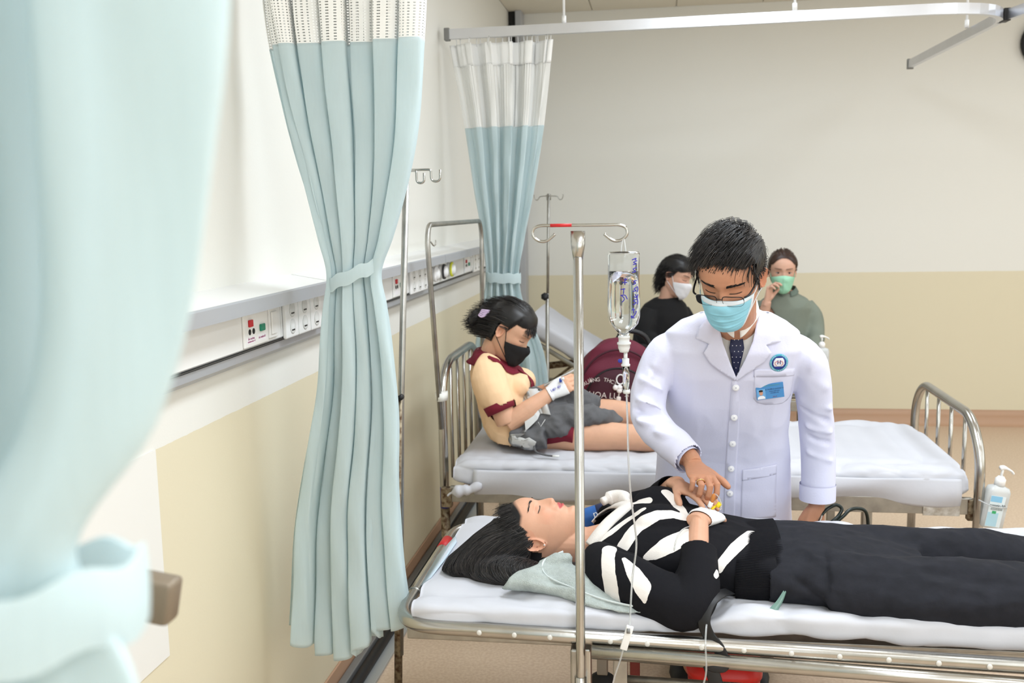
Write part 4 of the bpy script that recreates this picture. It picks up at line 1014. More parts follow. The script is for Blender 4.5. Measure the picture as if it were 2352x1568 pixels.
# glasses
gl=doc
M_frame=mat('black_glasses_frame',rgb(20,20,22),.3,.3); M_lens=mat('glass_lens',(1,1,1),.0,trans=1.,ior=1.05)
gz,gy=-.009,.112
def rim(s):
    pts=[]
    for k in range(40):
        a=2*PI*k/40; ca,sa=math.cos(a),math.sin(a); x=.026*np.sign(ca)*abs(ca)**.55; z=.0155*np.sign(sa)*abs(sa)**.6
        X=s*(.033+x); pts.append((X,gy-.9*(abs(X)-.033)**2*6-.004*max(0,(abs(X)-.03)/.03)+z*.12,gz+z))
    return np.array(pts)
gg=MB()
frm=None
for s in (-1,1):
    Rm=rim(s); top=np.array([q for q in Rm if q[2]>gz-.004]); 
    o=obj('glasses_rim',*xf(tube(Rm,[.0012 if q[2]>gz+.002 else .0005 for q in Rm],6,closed=True),Mh),M_frame,doc)
    c=Rm.mean(0); obj('lens',*xf((np.vstack([Rm,c]),[(k,(k+1)%40,40) for k in range(40)]),Mh),M_lens,o)
    obj('temple',*xf(tube(catmull([(s*.060,gy-.010,gz+.010),(s*.069,gy-.022,gz+.012),(s*.074,.05,gz+.016),(s*.0745,.0,gz+.022),(s*.0745,-.022,gz+.020)],5),.0014,6,r2=.0028),Mh),M_frame,o)
obj('glasses_bridge',*xf(tube(catmull([(-.008,gy,gz+.004),(0,gy+.003,gz+.008),(.008,gy,gz+.004)],5),.0011,6),Mh),M_frame,doc)
# ---- clothes : shirt collar, tie, coat
def torso_rings(g=0.):
    R_=[((.222,3.012,1.318),.062,.052),((.222,3.015,1.300),.098,.060),((.222,3.022,1.272),.155,.073),((.22,3.032,1.238),.198,.090),((.218,3.048,1.18),.212,.112),((.214,3.085,1.10),.202,.125),((.210,3.14,1.0),.195,.128),((.208,3.20,.90),.200,.126),((.208,3.26,.80),.213,.126),((.208,3.305,.70),.222,.130),((.208,3.335,.55),.236,.138),((.208,3.335,.50),.238,.139)]
    return [(c,(a+g,0,0.03*a if False else 0),(0,b+g,0),.86) for c,a,b in R_]
cb=MB(); cb.add(loft(torso_rings(),44))
shR=[(.10,3.03,1.205),(.022,3.04,1.17),(-.022,3.035,1.09),(-.035,3.01,1.0),(-.005,2.965,.945),(.045,2.905,.905),(.086,2.855,.883)]
cb.add(limb(shR,[.045,.057,.056,.056,.056,.052,.046],26,6))
shL=[(.345,3.05,1.20),(.430,3.075,1.155),(.468,3.115,1.07),(.492,3.165,.96),(.502,3.20,.86),(.508,3.215,.76),(.508,3.22,.68)]
cb.add(limb(shL,[.045,.058,.058,.056,.055,.054,.053],26,6))
V,F=remesh(*cb.get(),.0055,3)
def onF(px): return px
fs=[]
# sleeve folds (right arm) : spiral creases round the elbow
for A,B,w_,h in [((-.09,2.97,1.05),(.02,2.95,1.00),.012,.010),((-.095,2.97,1.01),(.03,2.94,.985),.010,-.009),((-.085,2.95,.985),(.02,2.92,.955),.012,.010),((-.06,2.99,1.10),(.045,2.97,1.04),.012,.008),((-.04,2.98,1.14),(.05,2.97,1.07),.010,-.008),((.0,2.97,1.20),(.05,2.96,1.08),.012,.007),((-.03,2.90,.96),(.06,2.88,.93),.012,.007),((.02,2.88,.93),(.09,2.86,.91),.010,-.005),((.02,2.96,1.235),(-.05,2.99,1.05),.012,.006),
  ((.07,2.93,1.17),(.10,2.945,1.02),.014,-.010),((.09,2.93,1.12),(.12,2.95,.95),.016,.007),((.13,2.94,.98),(.15,2.97,.78),.02,.008),((.10,2.97,.92),(.12,3.0,.70),.018,-.008),
  ((.37,2.955,1.15),(.345,2.965,.95),.018,.008),((.40,2.97,1.15),(.385,2.99,.98),.014,-.010),((.33,2.96,.98),(.30,2.99,.75),.02,.006),((.26,2.94,1.0),(.255,2.98,.72),.03,-.004),
  ((.44,3.10,1.02),(.54,3.11,.98),.010,.007),((.44,3.11,.99),(.54,3.12,.93),.011,-.007),((.445,3.13,.93),(.55,3.14,.90),.011,.007),((.45,3.14,.89),(.55,3.15,.86),.010,-.006),((.455,3.16,.84),(.55,3.17,.80),.011,.006),((.43,3.05,1.12),(.51,3.08,1.05),.014,.006),((.455,3.02,1.19),(.44,3.02,1.03),.012,.005)]:
    fs.append((A,B,w_*.9,h*2.2))
V=folds(V,F,fs); V=wrinkle(V,F,.007,6,5,(1,1,.45)); V=wrinkle(V,F,.003,14,6,(1,1,.5))
# cut the V neck and collar hole, sleeve ends, hem
cen=np.array([V[list(f)].mean(0) for f in F])
vneck=[(.145,1.40),(.158,1.30),(.186,1.185),(.2235,1.108),(.268,1.20),(.299,1.30),(.31,1.40)]
inV=inpoly(cen[:,[0,2]],vneck)&(cen[:,1]<2.99)
neckcut=((cen[:,2]>1.296))|(((cen[:,0]-.222)**2+(cen[:,1]-2.985)**2<.062**2)&(cen[:,2]>1.27))
dR=unit(np.array(shR[-1])-np.array(shR[-2])); endR=((cen-np.array((.083,2.858,.884)))@dR>0)&(np.linalg.norm(cen-np.array(shR[-1]),axis=1)<.075)
endL=(cen[:,0]>.45)&(cen[:,2]<.660)
hem=cen[:,2]<.52
keep=~(inV|neckcut|endR|endL|hem)
F2=[f for f,k in zip(F,keep) if k]
us=sorted({i for f in F2 for i in f}); mp={o:i for i,o in enumerate(us)}
Vc=V[us]; Fc=[tuple(mp[i] for i in f) for f in F2]
coat=obj('coat',*solid(Vc,Fc,.0025),M_coat,doc)
ct=bvh(V,F)
FR=dict(O=(0,2.6,0),ux=(1,0,0),uy=(0,0,1),d=(0,1,0))
# shirt torso and collar inside
M_shirt=mat('grey_white_shirt',rgb(218,216,212),.8,bump=.1,bscale=120,var=.04)
sv,sf=loft([((c[0],c[1],c[2]),(a[0]-.012,0,0),(0,b[1]-.012,0),.86) for c,a,b,_ in torso_rings()],40)
obj('shirt',sv,sf,M_shirt,doc)
nk=np.array((.222,2.985,1.30))
def collar(U,V_):
    a=(-.5+U)*2*PI*.93-PI/2; r=.060+.010*V_+.004*np.cos(a*2); 
    z=1.333-.030*V_+.012*np.sin(a)*-1*.0; lean=-.018*V_
    fr=np.clip(np.cos(a+PI/2),0,1)
    x=nk[0]+r*np.cos(a+PI)*-1; y=nk[1]+r*1.02*np.sin(a)
    fr=np.clip(-np.sin(a),0,1)
    return np.stack([nk[0]+(r+.012*V_*fr)*np.cos(a),nk[1]-.004+(r+.012*V_)*np.sin(a),z-.038*fr**1.5-.030*V_*fr**4],-1)
# collar ring: opens at the front (a=-90deg)
def collar2(U,V_):
    a=PI/2+(U-.5)*2*PI*.965; fr=np.clip(-np.sin(a),0,1)
    r=.061+.008*V_+.006*V_*fr
    z=1.338-.030*fr**1.2-V_*(.034+.040*fr**6)
    return np.stack([nk[0]+r*1.02*np.cos(a),nk[1]+r*np.sin(a)-.004*fr-.010*V_*fr,z],-1)
P,Fg,_=grid(80,8,collar2); obj('shirt_collar',*solid(P,Fg,.002),mat('white_shirt_collar',rgb(232,230,226),.8),doc)
M_tie=mat('navy_tie',rgb(24,30,66),.6,bump=.05)
TB=bvh(sv,sf)
tie=obj('tie',*patch(TB,[(.216,1.125),(.2235,1.112),(.231,1.125),(.246,1.20),(.241,1.236),(.234,1.242),(.240,1.268),(.212,1.268),(.218,1.242),(.209,1.236),(.203,1.20)],step=.008,off=.008,thick=.004,**FR),M_tie,doc)
M_dot=mat('white_dot',rgb(230,230,235),.7); td=MB(); tb2=None
tv,tf=patch(TB,[(.19,1.06),(.26,1.06),(.26,1.28),(.19,1.28)],step=.01,off=.0105,thick=.0001,**FR); tb2=bvh(tv,tf)
for i in range(9):
    for j in range(-3,4):
        z=1.105+i*.017; x=.2235+j*.0115+(.0057 if i%2 else 0); hw=np.interp(z,[1.10,1.2,1.236,1.242,1.27],[.007,.019,.014,.008,.012])
        if abs(x-.2245)<hw: td.add(patch(tb2,[(x-.0011,z-.0011),(x+.0011,z-.0011),(x+.0011,z+.0011),(x-.0011,z+.0011)],step=.005,off=.0003,thick=.0003,**FR))
td.build('tie_dots',M_dot,tie,smooth=False)
# lapels
lapR=[(.165,1.330),(.150,1.300),(.118,1.262),(.106,1.228),(.1435,1.213),(.1285,1.184),(.150,1.152),(.188,1.122),(.2215,1.100),(.2255,1.108),(.204,1.160),(.184,1.215),(.172,1.270)]
lapL=[(.282,1.336),(.300,1.305),(.328,1.262),(.352,1.216),(.3085,1.209),(.3245,1.186),(.302,1.155),(.262,1.125),(.2265,1.098),(.2235,1.108),(.246,1.160),(.270,1.22),(.281,1.275)]
def lift(poly):
    c=np.array(poly).mean(0)
    return lambda a,b: .003+.004*math.exp(-((b-1.16)/.06)**2)
for L in (lapR,lapL): obj('lapel',*patch(ct,L,step=.007,off=.004,thick=.003,hfn=lift(L),**FR),M_coat,coat)
# placket, buttons, pockets
obj('placket',*patch(ct,[(.212,1.10),(.2285,1.10),(.2395,1.02),(.242,.9),(.243,.8),(.243,.60),(.207,.60),(.208,.8),(.209,.95)],step=.012,off=.0015,thick=.003,**FR),M_coat,coat)
M_btn=mat('white_button',rgb(238,238,240),.3); M_btnh=mat('button_hole',rgb(190,190,196),.5)
for z in (1.075,.972,.877,.782,.69):
    h=ct.ray_cast(Vector((.2255,2.6,z)),Vector((0,1,0)))[0]; y=h.y-.0080
    b_=obj('button',*lathe([(0,-.0015),(.0095,-.0015),(.0105,.0005),(.009,.002),(.0072,.0012),(0,.0012)],20,'y',(.2255,y,z)),M_btn,coat)
    for dx,dz in ((-.002,-.002),(.002,-.002),(-.002,.002),(.002,.002)): pass
    b_.data.transform(Matrix.Identity(4))
    obj('button_thread',*box(.2235,.2275,y-.0026,y-.0012,z-.002,z+.002),M_btnh,b_,smooth=False)
obj('chest_pocket',*patch(ct,[(.278,1.132),(.400,1.128),(.398,1.035),(.386,1.020),(.370,1.012),(.318,1.014),(.292,1.022),(.280,1.036)],step=.009,off=.0012,thick=.0022,**FR),M_coat,coat)
obj('pocket_band',*patch(ct,[(.277,1.133),(.401,1.129),(.401,1.105),(.277,1.109)],step=.009,off=.0028,thick=.002,**FR),M_coat,coat)
obj('side_pocket',*patch(ct,[(.262,.775),(.372,.79),(.378,.60),(.262,.59)],step=.012,off=.0015,thick=.0025,**FR),M_coat,coat)
obj('pocket_band',*patch(ct,[(.262,.776),(.372,.792),(.372,.755),(.262,.738)],step=.01,off=.0035,thick=.0022,**FR),M_coat,coat)
# cuffs
cu=np.array(shL[-1]); obj('cuff',*tube([(.508,3.22,.715),(.508,3.22,.662)],[.0575,.0575],30,cap=False),M_coat,coat)
o_=coat
# inner white cuff of the right sleeve
obj('shirt_cuff',*tube([np.array((.07,2.872,.893)),np.array((.0865,2.852,.8835))],[.036,.038],24,cap=False),M_coat,coat)
# embroidered logo
M_lg1=mat('logo_teal',rgb(84,176,198),.7); M_lg2=mat('logo_navy',rgb(40,60,140),.7); M_lgw=mat('logo_white',rgb(236,238,244),.8); M_lgr=mat('logo_red',rgb(206,70,66),.7)
LX,LZ=.3495,1.152
def disc(r,n=28,c=(LX,LZ)): return [(c[0]+r*math.cos(2*PI*i/n),c[1]+r*math.sin(2*PI*i/n)) for i in range(n)]
lg=obj('logo',*patch(ct,disc(.0275),step=.006,off=.0045,thick=.0012,**FR),M_lg1,coat)
obj('logo_ring',*patch(ct,disc(.0215),step=.006,off=.0052,thick=.001,**FR),M_lg2,lg)
obj('logo_field',*patch(ct,[(LX-.013,LZ-.0115),(LX+.011,LZ-.0115),(LX+.0165,LZ-.004),(LX+.015,LZ+.008),(LX+.010,LZ+.015),(LX-.010,LZ+.015),(LX-.016,LZ+.006),(LX-.017,LZ-.004)],step=.006,off=.006,thick=.001,**FR),M_lgw,lg)
def on_coat(x,z,off): 
    h=ct.ray_cast(Vector((x,2.6,z)),Vector((0,1,0)))[0]; return (x,h.y-off,z)
for dx in (-.0035,.0035): obj('logo_letter',*tube([on_coat(LX+dx,LZ-.004,.0072),on_coat(LX+dx,LZ+.008,.0072)],.0011,6),M_lg2,lg)
for s in (-1,1): obj('logo_heart',*tube(catmull([on_coat(LX,LZ+.0015,.0072),on_coat(LX+s*.006,LZ+.0045,.0072),on_coat(LX+s*.0118,LZ+.001,.0072),on_coat(LX+s*.0105,LZ-.0055,.0072),on_coat(LX+s*.006,LZ-.008,.0072)],4),.0007,5),M_lgr,lg)
for k in range(26):
    a=PI/2+.35+k*(2*PI-.7)/26; V_,F_=textmesh('BỆNHVIỆNĐAKHOATHÀNHPHỐ HCM*'[k],.0042,.0002); d=np.array(on_coat(LX+.0245*math.cos(-a+PI),LZ+.0245*math.sin(-a+PI),.0064)); 
    if len(V_): obj('logo_lettering',*xf((V_,F_),basis((math.sin(-a+PI),0,-math.cos(-a+PI)),(math.cos(-a+PI),0,math.sin(-a+PI)),(0,-1,0),d)),M_lgw,lg,smooth=False)
# name badge
M_badge=mat('badge_blue',rgb(72,140,200),.3); M_badge2=mat('badge_dark_blue',rgb(40,60,110),.4); M_bskin=mat('badge_photo_skin',rgb(204,150,124),.5)
bc=np.array(on_coat(.3275,1.062,.012)); tl=.12
Mb=basis((math.cos(tl),0.12,math.sin(tl)),(-math.sin(tl),-.10,math.cos(tl)),(0,-1,0),bc); 
def B(x0,x1,y0,y1,z0,z1,b=0.): return xf(box(x0,x1,y0,y1,z0,z1,b),Mb)
bd=obj('name_badge',*B(-.041,.041,-.0235,.0235,-.001,.001,.0008),M_badge,coat,smooth=False)
obj('badge_photo',*B(-.039,-.014,-.022,.009,.001,.0016),mat('badge_photo_blue',rgb(110,170,220),.4),bd,smooth=False)
obj('badge_face',*xf(ellipsoid((-.027,-.003,.0016),(.0058,.0075,.0006)),Mb),M_bskin,bd)
obj('badge_shirt',*xf((np.array([(-.0385,-.0215,.0019),(-.0155,-.0215,.0019),(-.0165,-.0155,.0019),(-.022,-.0115,.0019),(-.0315,-.0115,.0019),(-.0375,-.0155,.0019)]),[(0,1,2,3,4,5)]),Mb),M_lgw,bd,smooth=False)
obj('badge_hair',*xf(ellipsoid((-.027,.0032,.0018),(.0064,.0036,.0006)),Mb),M_black,bd)
obj('badge_emblem',*xf(lathe([(0,0),(.0024,0),(.0024,.0006),(0,.0006)],14),Mb@basis((1,0,0),(0,1,0),(0,0,1),(-.033,.0185,.001))),M_lgw,bd)
for s_,sz,x,y,m_ in (('BỆNH VIỆN ĐA KHOA',.0046,.006,.017,mat('badge_green_text',rgb(96,170,150),.4)),('BS. TRƯƠNG QUANG TÚ',.0050,.013,.0055,M_badge2),('KHOA CẤP CỨU',.0042,.013,-.0012,M_badge2),('KHU ĐIỀU TRỊ',.0038,.013,-.0068,M_badge2),('BÁC SĨ',.0038,.013,-.0185,mat('badge_red_text',rgb(150,50,70),.4))):
    V_,F_=textmesh(s_,sz,.0002); obj('badge_lettering',*xf((V_,F_),Mb@basis((1,0,0),(0,1,0),(0,0,1),(x,y,.0013))),m_,bd,smooth=False)
a_=.22; dd_=np.array((-(1.2-2)*0-math.sin((1.2-2)*.08)*math.cos(a_)*.9,math.cos(a_)*math.cos((1.2-2)*.08),-math.sin(a_)))
rc_=np.array((.0095*1.02,.091*1.02,.001))+dd_*.022; nn_=np.cross(dd_,(1,0,0)); 
obj('gold_ring',*xf(tube([rc_+np.array((1,0,0))*.0108*math.cos(t)+unit(nn_)*.0108*math.sin(t) for t in np.linspace(0,2*PI,24,endpoint=False)],.0016,8,closed=True),MhR),mat('gold',(.85,.60,.25),.25,1.),doc)
# trousers and shoes
for s in (-1,1):
    obj('trouser_leg',*limb([(.208+s*.085,3.33,.82),(.208+s*.10,3.33,.46),(.208+s*.115,3.36,.06)],[.105,.085,.075],24,6),M_trouser,doc)
    obj('shoe',*loft([((.20+s*.115,3.42,.03),(.035,0,0),(0,0,.03)),((.20+s*.115,3.34,.04),(.045,0,0),(0,0,.04)),((.20+s*.12,3.24,.032),(.048,0,0),(0,0,.03)),((.20+s*.12,3.17,.022),(.035,0,0),(0,0,.018))],16),M_black,doc)
# ================================================================ PATIENT (lying on the near bed)
M_skin_p=skin_mat('skin_patient',rgb(214,166,138)); SKP=rgb(214,164,136)
M_knit=mat('black_knit',rgb(20,20,24),.95,bump=.25,bscale=420,spec=.2)
M_pants=mat('black_linen',rgb(33,34,40),.85,bump=.3,bscale=60,var=.25,vscale=30,spec=.25)
pat=thing('person','woman lying on the near bed in black sweater with white stripes and black trousers','person',(.1,2.70,.62))
Mp=frame((-.350,2.675,.712),(.12,.05,.98),(-1,-.02,.10)); Mpi=np.linalg.inv(Mp)
pp={'width':.97,'nose':.85,'eye':.85,'depth':1.0}
def scalp_p(x,y,z):
    front=.066-.030*np.clip(np.abs(x)/.06,0,1)**2
    ln=np.where(y>.03,front,np.where(y>.0,.036-.04*np.clip((.03-y)/.03,0,1),-.085))
    return (z-ln)*(~((y>-.04)&(y<=.012)&(z<.020)&(np.abs(x)>.03)))*(~((y>-.055)&(z<-.03)))
V,F=head_and_neck(pp,Mp,(-.165,2.685,.672),.0023,.050)
Cc=skin_color(V,Mpi,SKP,rgb(186,84,84),{'scalp':scalp_p,'brow':None})
(hv,hf),MpR=hand_at((.104,2.580,.790),(.42,.90,-.12),(-.88,.42,.12),-1,vox=.0021,arm=([(.092,2.42,.675),(.096,2.48,.722),(.104,2.580,.790)],[.036,.034,.0275]),per=[(.30,.5,.3),(.35,.5,.3),(.4,.55,.3),(.4,.55,.3)],thumb=(.55,.2),thumb_in=.25,scale=.96)
(gv,gf),MpL=hand_at((.055,2.825,.812),(.62,-.76,-.06),(-.7,-.62,.1),1,vox=.0022,arm=([(.02,2.90,.76),(.04,2.86,.795),(.055,2.825,.812)],[.035,.031,.027]),per=[(.15,.3,.2)]*4,thumb=(.75,.2),thumb_in=.15,scale=.96)
bd_=MB()
bd_.add(loft([((x,2.685-.06*min(1,max(0,(x+.1)/.35)),z),(0,a,0),(0,0,b)) for x,z,a,b in ((-.17,.67,.08,.045),(-.12,.675,.15,.06),(.0,.685,.17,.075),(.12,.675,.165,.065),(.28,.662,.16,.06),(.42,.66,.16,.055))],20))
for y in (2.49,2.735): bd_.add(limb([(.36,y,.660),(.85,y,.655),(1.30,y,.645)],[.060,.040,.032])); bd_.add(limb([(1.28,y,.650),(1.36,y,.69),(1.36,y,.77)],[.035,.035,.02]))
bd_.add(limb([(-.14,2.50,.675),(-.03,2.42,.655),(.066,2.37,.638)],[.045,.04,.036])); bd_.add(limb([(.066,2.37,.638),(.094,2.43,.69)],[.036,.034]))
bd_.add(limb([(-.14,2.85,.68),(-.02,2.93,.70),(.02,2.90,.76)],[.045,.04,.036]))
bv,bf=remesh(*bd_.get(),.009,1)
C2=lambda v: np.tile(np.array(SKP),(len(v),1))
obj('body',*join((V,F),(hv,hf),(gv,gf),(bv,bf)),M_skin_p,pat,col=np.concatenate([Cc,C2(hv),C2(gv),C2(bv)]))
lashes(pp,Mp,pat,z0=-.0075); brows(pp,Mp,pat,n=60,th=.0026)
# hair : cap, then long strands combed back over the mattress towards the camera
hb=MB(); hb.add(hair_cap(scalp_p,lambda x,y,z:.007+.006*np.clip((z-.0)/.08,0,1),Mp,pp))
mass=[((-.36,2.67,.665),(.02,0,.07),(0,.085,0)),((-.42,2.665,.668),(.012,0,.095),(0,.098,0)),((-.47,2.645,.660),(0,0,.082),(.01,.098,0)),((-.52,2.63,.647),(0,0,.058),(.0,.098,0)),((-.565,2.625,.634),(0,0,.03),(0,.082,0)),((-.600,2.63,.624),(0,0,.008),(0,.05,0))]
hb.add(loft(mass,28))
hb.add(loft([((-.54,2.60,.630),(0,0,.016),(.01,.04,0)),((-.48,2.575,.637),(0,0,.034),(.02,.055,0)),((-.42,2.555,.640),(0,0,.038),(.025,.055,0)),((-.36,2.535,.638),(0,0,.032),(.03,.048,0)),((-.30,2.525,.633),(0,0,.018),(.025,.035,0)),((-.255,2.525,.63),(0,0,.005),(.012,.016,0))],24))
hvv,hff=remesh(*hb.get(),.004,3); hb=MB(); hb.add((wrinkle(hvv,hff,.002,30,2,(1,.4,1)),hff))
HB=bvh(hvv,hff)
R=np.random.RandomState(4); N=3600; cand=np.array(hvv)[R.randint(0,len(hvv),N*3)]; sel=cand[:,2]>.622; cand=cand[sel][:N]
paths=[]
for c_ in cand:
    p=Vector(c_); pts=[]; off=R.uniform(.0005,.0035); jx,jy=R.normal(0,.12),R.normal(0,.12)
    for k in range(9):
        n_=HB.find_nearest(p); q=n_[0]+n_[1]*off; pts.append(q[:])
        # combed from the brow back to the crown, then down and round towards the camera
        b_=min(1,max(0,(.735-q.z)/.09)); d=Vector((-.95+1.3*max(0,(2.60-q.y)/.08)*b_+jx,-.25-.55*b_+jy,-.35-.4*b_)); d-=n_[1]*d.dot(n_[1])
        if d.length<1e-4: break
        p=q+d.normalized()*.011
    if len(pts)>4: paths.append(pts)
for i,pt in enumerate(paths): hb.add(tube(pt,np.linspace(.0011,.0004,len(pt)),3,cap=False),len(pt)*3)
rw=scalp_roots(900,lambda x,y,z:.007-np.abs(scalp_p(x,y,z)-.004)*(1+9*((z<.0)|(y<.015))),12)
def flow_w(P,k):
    x,y,z=P.T; d=np.zeros_like(P); d[:,1]=-.55; d[:,2]=.9; d[:,0]=.35*np.sign(x); return d
hb.add(strands(rw,flow_w,6,.009,Mp,r=.0006,lift=R.uniform(.001,.006,900),jit=.16,seed=6),21)
hb.hair('hair',M_hair,pat,HD,HL)
obj('earring',*ellipsoid(ap(Mp,(.0790,-.012,-.035)),(.0026,.0026,.0026),12,8),mat('pearl_stud',rgb(240,240,240),.15,.3),pat)
# ---- sweater
sw=MB()
sw.add(loft([((x,2.69-.06*min(1,max(0,(x+.1)/.35)),z),(0,a,0),(0,0,b),.86) for x,z,a,b in ((-.215,.670,.085,.045),(-.185,.673,.125,.060),(-.14,.680,.172,.078),(-.08,.690,.195,.092),(.0,.698,.205,.096),(.08,.692,.206,.092),(.16,.680,.206,.083),(.24,.670,.208,.078),(.30,.668,.212,.076))],40))
sw.add(ellipsoid((.0,2.615,.755),(.085,.075,.058))); sw.add(ellipsoid((-.0,2.775,.755),(.085,.075,.062)))
armR=[(-.165,2.555,.680),(-.125,2.485,.672),(-.06,2.435,.655),(.01,2.395,.640),(.066,2.368,.636),(.092,2.395,.668),(.096,2.445,.702),(.098,2.495,.735)]
armL=[(-.15,2.84,.69),(-.08,2.905,.70),(-.01,2.935,.715),(.02,2.91,.755),(.035,2.872,.785)]
def prune(V,F,cut):
    F2=[f for f,k in zip(F,~cut) if k]; us=sorted({i for f in F2 for i in f}); mp={o:i for i,o in enumerate(us)}; return V[us],[tuple(mp[i] for i in f) for f in F2]
def cents(V,F): return np.array([V[list(f)].mean(0) for f in F])
V,F=remesh(*sw.get(),.0042,3)
V=folds(V,F,[((.05,2.62,.80),(.09,2.66,.79),.02,-.010),((.12,2.60,.77),(.20,2.62,.77),.014,.006),((.06,2.72,.81),(.14,2.78,.78),.016,.008),((.14,2.7,.78),(.2,2.76,.77),.012,-.006),((-.06,2.56,.76),(.06,2.54,.75),.014,-.008),((.06,2.56,.76),(.17,2.55,.74),.014,.007)])
V=wrinkle(V,F,.004,8,15,(1,1,1)); V=wrinkle(V,F,.0012,25,16,(1,1,1),False); Vt,Ft=V,F
cen=cents(V,F); cut=(cen[:,0]<-.190)|(cen[:,0]>.292)|((cen[:,0]<-.185+.09*np.clip(1-np.abs(cen[:,1]-2.70)/.075,0,1))&(cen[:,2]>.70))
tor=prune(V,F,cut); slv=[]
for P_,R_,n_,fl in ((armR,[.05,.066,.070,.066,.060,.054,.050,.047],26,[((-.02,2.53,.74),(-.10,2.46,.70),.012,.007),((.0,2.50,.715),(-.13,2.47,.735),.010,-.007),((.05,2.46,.70),(.0,2.38,.66),.012,.008),((.03,2.45,.69),(.07,2.36,.64),.010,-.007),((.04,2.44,.70),(.10,2.38,.66),.010,.007)]),(armL,[.05,.062,.058,.05,.042],22,[])):
    V,F=remesh(*limb(P_,R_,n_,6),.0042,2); V=folds(V,F,fl); V=wrinkle(V,F,.0035,10,17); e=np.array(P_[-1]); d=unit(e-np.array(P_[-2])); cen=cents(V,F)
    slv.append(prune(V,F,((cen-(e-d*.004))@d>0)&(np.linalg.norm(cen-e,axis=1)<.07)))
# stripe field : distance to the knitted white bands, thresholded in the material
STR_T=[[(-0.169,2.579,0.718,0.0119),(-0.157,2.58,0.727,0.0119),(-0.145,2.581,0.735,0.0119),(-0.133,2.584,0.743,0.0119),(-0.121,2.591,0.75,0.0119),(-0.11,2.599,0.757,0.0119),(-0.098,2.605,0.765,0.0119),(-0.086,2.611,0.773,0.0119),(-0.076,2.613,0.78,0.0117),(-0.066,2.605,0.79,0.0114),(-0.056,2.602,0.798,0.0111),(-0.046,2.606,0.805,0.0108)],[(-0.115,2.737,0.766,0.0091),(-0.105,2.735,0.77,0.0096),(-0.094,2.733,0.774,0.0102),(-0.084,2.729,0.779,0.0107),(-0.073,2.731,0.782,0.0113),(-0.063,2.731,0.785,0.0113),(-0.052,2.728,0.788,0.0112),(-0.042,2.726,0.791,0.0112),(-0.031,2.725,0.794,0.0112)],[(-0.094,2.517,0.734,0.0203),(-0.088,2.522,0.743,0.0205),(-0.082,2.529,0.751,0.0208),(-0.076,2.539,0.758,0.0211),(-0.068,2.548,0.763,0.0209),(-0.061,2.557,0.768,0.0207),(-0.053,2.562,0.775,0.0205),(-0.045,2.562,0.784,0.0202),(-0.035,2.563,0.789,0.0194),(-0.026,2.565,0.794,0.0186),(-0.016,2.568,0.798,0.0178),(-0.006,2.573,0.802,0.017),(0.004,2.573,0.802,0.0163),(0.014,2.575,0.803,0.0155),(0.023,2.578,0.802,0.0147),(0.033,2.582,0.802,0.0139),(0.042,2.584,0.799,0.0137),(0.051,2.587,0.796,0.0134),(0.06,2.593,0.792,0.0132),(0.069,2.602,0.787,0.013)],[(-0.036,2.482,0.715,0.0074),(-0.029,2.481,0.719,0.0105),(-0.021,2.48,0.724,0.0136),(-0.013,2.48,0.728,0.0167),(-0.004,2.48,0.734,0.0187),(0.006,2.483,0.739,0.0208),(0.015,2.486,0.745,0.0229),(0.025,2.49,0.749,0.0249),(0.038,2.496,0.754,0.0255),(0.051,2.503,0.758,0.0261),(0.065,2.511,0.761,0.0267),(0.078,2.522,0.764,0.0273)],[(0.019,2.754,0.81,0.0158),(0.024,2.748,0.807,0.0161),(0.029,2.743,0.803,0.0163),(0.034,2.739,0.799,0.0166),(0.039,2.736,0.794,0.0169),(0.043,2.732,0.789,0.0168),(0.047,2.726,0.785,0.0168),(0.051,2.701,0.786,0.0167),(0.055,2.675,0.788,0.0166),(0.058,2.662,0.786,0.0159),(0.062,2.653,0.782,0.0154),(0.065,2.606,0.791,0.0146),(0.069,2.6,0.787,0.014)],[(0.149,2.447,0.703,0.0099),(0.153,2.451,0.711,0.0112),(0.158,2.457,0.718,0.0125),(0.168,2.467,0.726,0.0138),(0.178,2.479,0.733,0.0151),(0.188,2.493,0.739,0.0165),(0.199,2.511,0.744,0.0179),(0.209,2.528,0.747,0.0169),(0.22,2.55,0.748,0.016),(0.231,2.58,0.747,0.0151),(0.243,2.606,0.747,0.0142)]]
STR_S=[[(0.136,2.393,0.705,0.0072),(0.142,2.411,0.707,0.0085)],[(-0.13,2.479,0.736,0.0198),(-0.13,2.466,0.734,0.0194),(-0.131,2.456,0.73,0.0191),(-0.131,2.448,0.726,0.0188),(-0.132,2.441,0.722,0.0185),(-0.131,2.432,0.716,0.019),(-0.13,2.423,0.709,0.0195),(-0.129,2.415,0.702,0.0199),(-0.129,2.409,0.695,0.0204),(-0.126,2.401,0.685,0.0211),(-0.124,2.396,0.674,0.0219),(-0.122,2.393,0.663,0.0227),(-0.121,2.393,0.65,0.0234),(-0.119,2.393,0.642,0.0237),(-0.117,2.395,0.633,0.024),(-0.115,2.403,0.621,0.0244)],[(-0.09,2.431,0.727,0.0063),(-0.083,2.419,0.723,0.0093),(-0.077,2.408,0.718,0.0123),(-0.071,2.399,0.713,0.0153),(-0.065,2.391,0.708,0.0182),(-0.059,2.382,0.702,0.0192),(-0.053,2.374,0.695,0.0201),(-0.047,2.367,0.689,0.0211),(-0.042,2.36,0.682,0.0221),(-0.041,2.354,0.675,0.0178),(-0.04,2.35,0.668,0.0136),(-0.038,2.346,0.66,0.0094),(-0.037,2.345,0.652,0.0052)]]
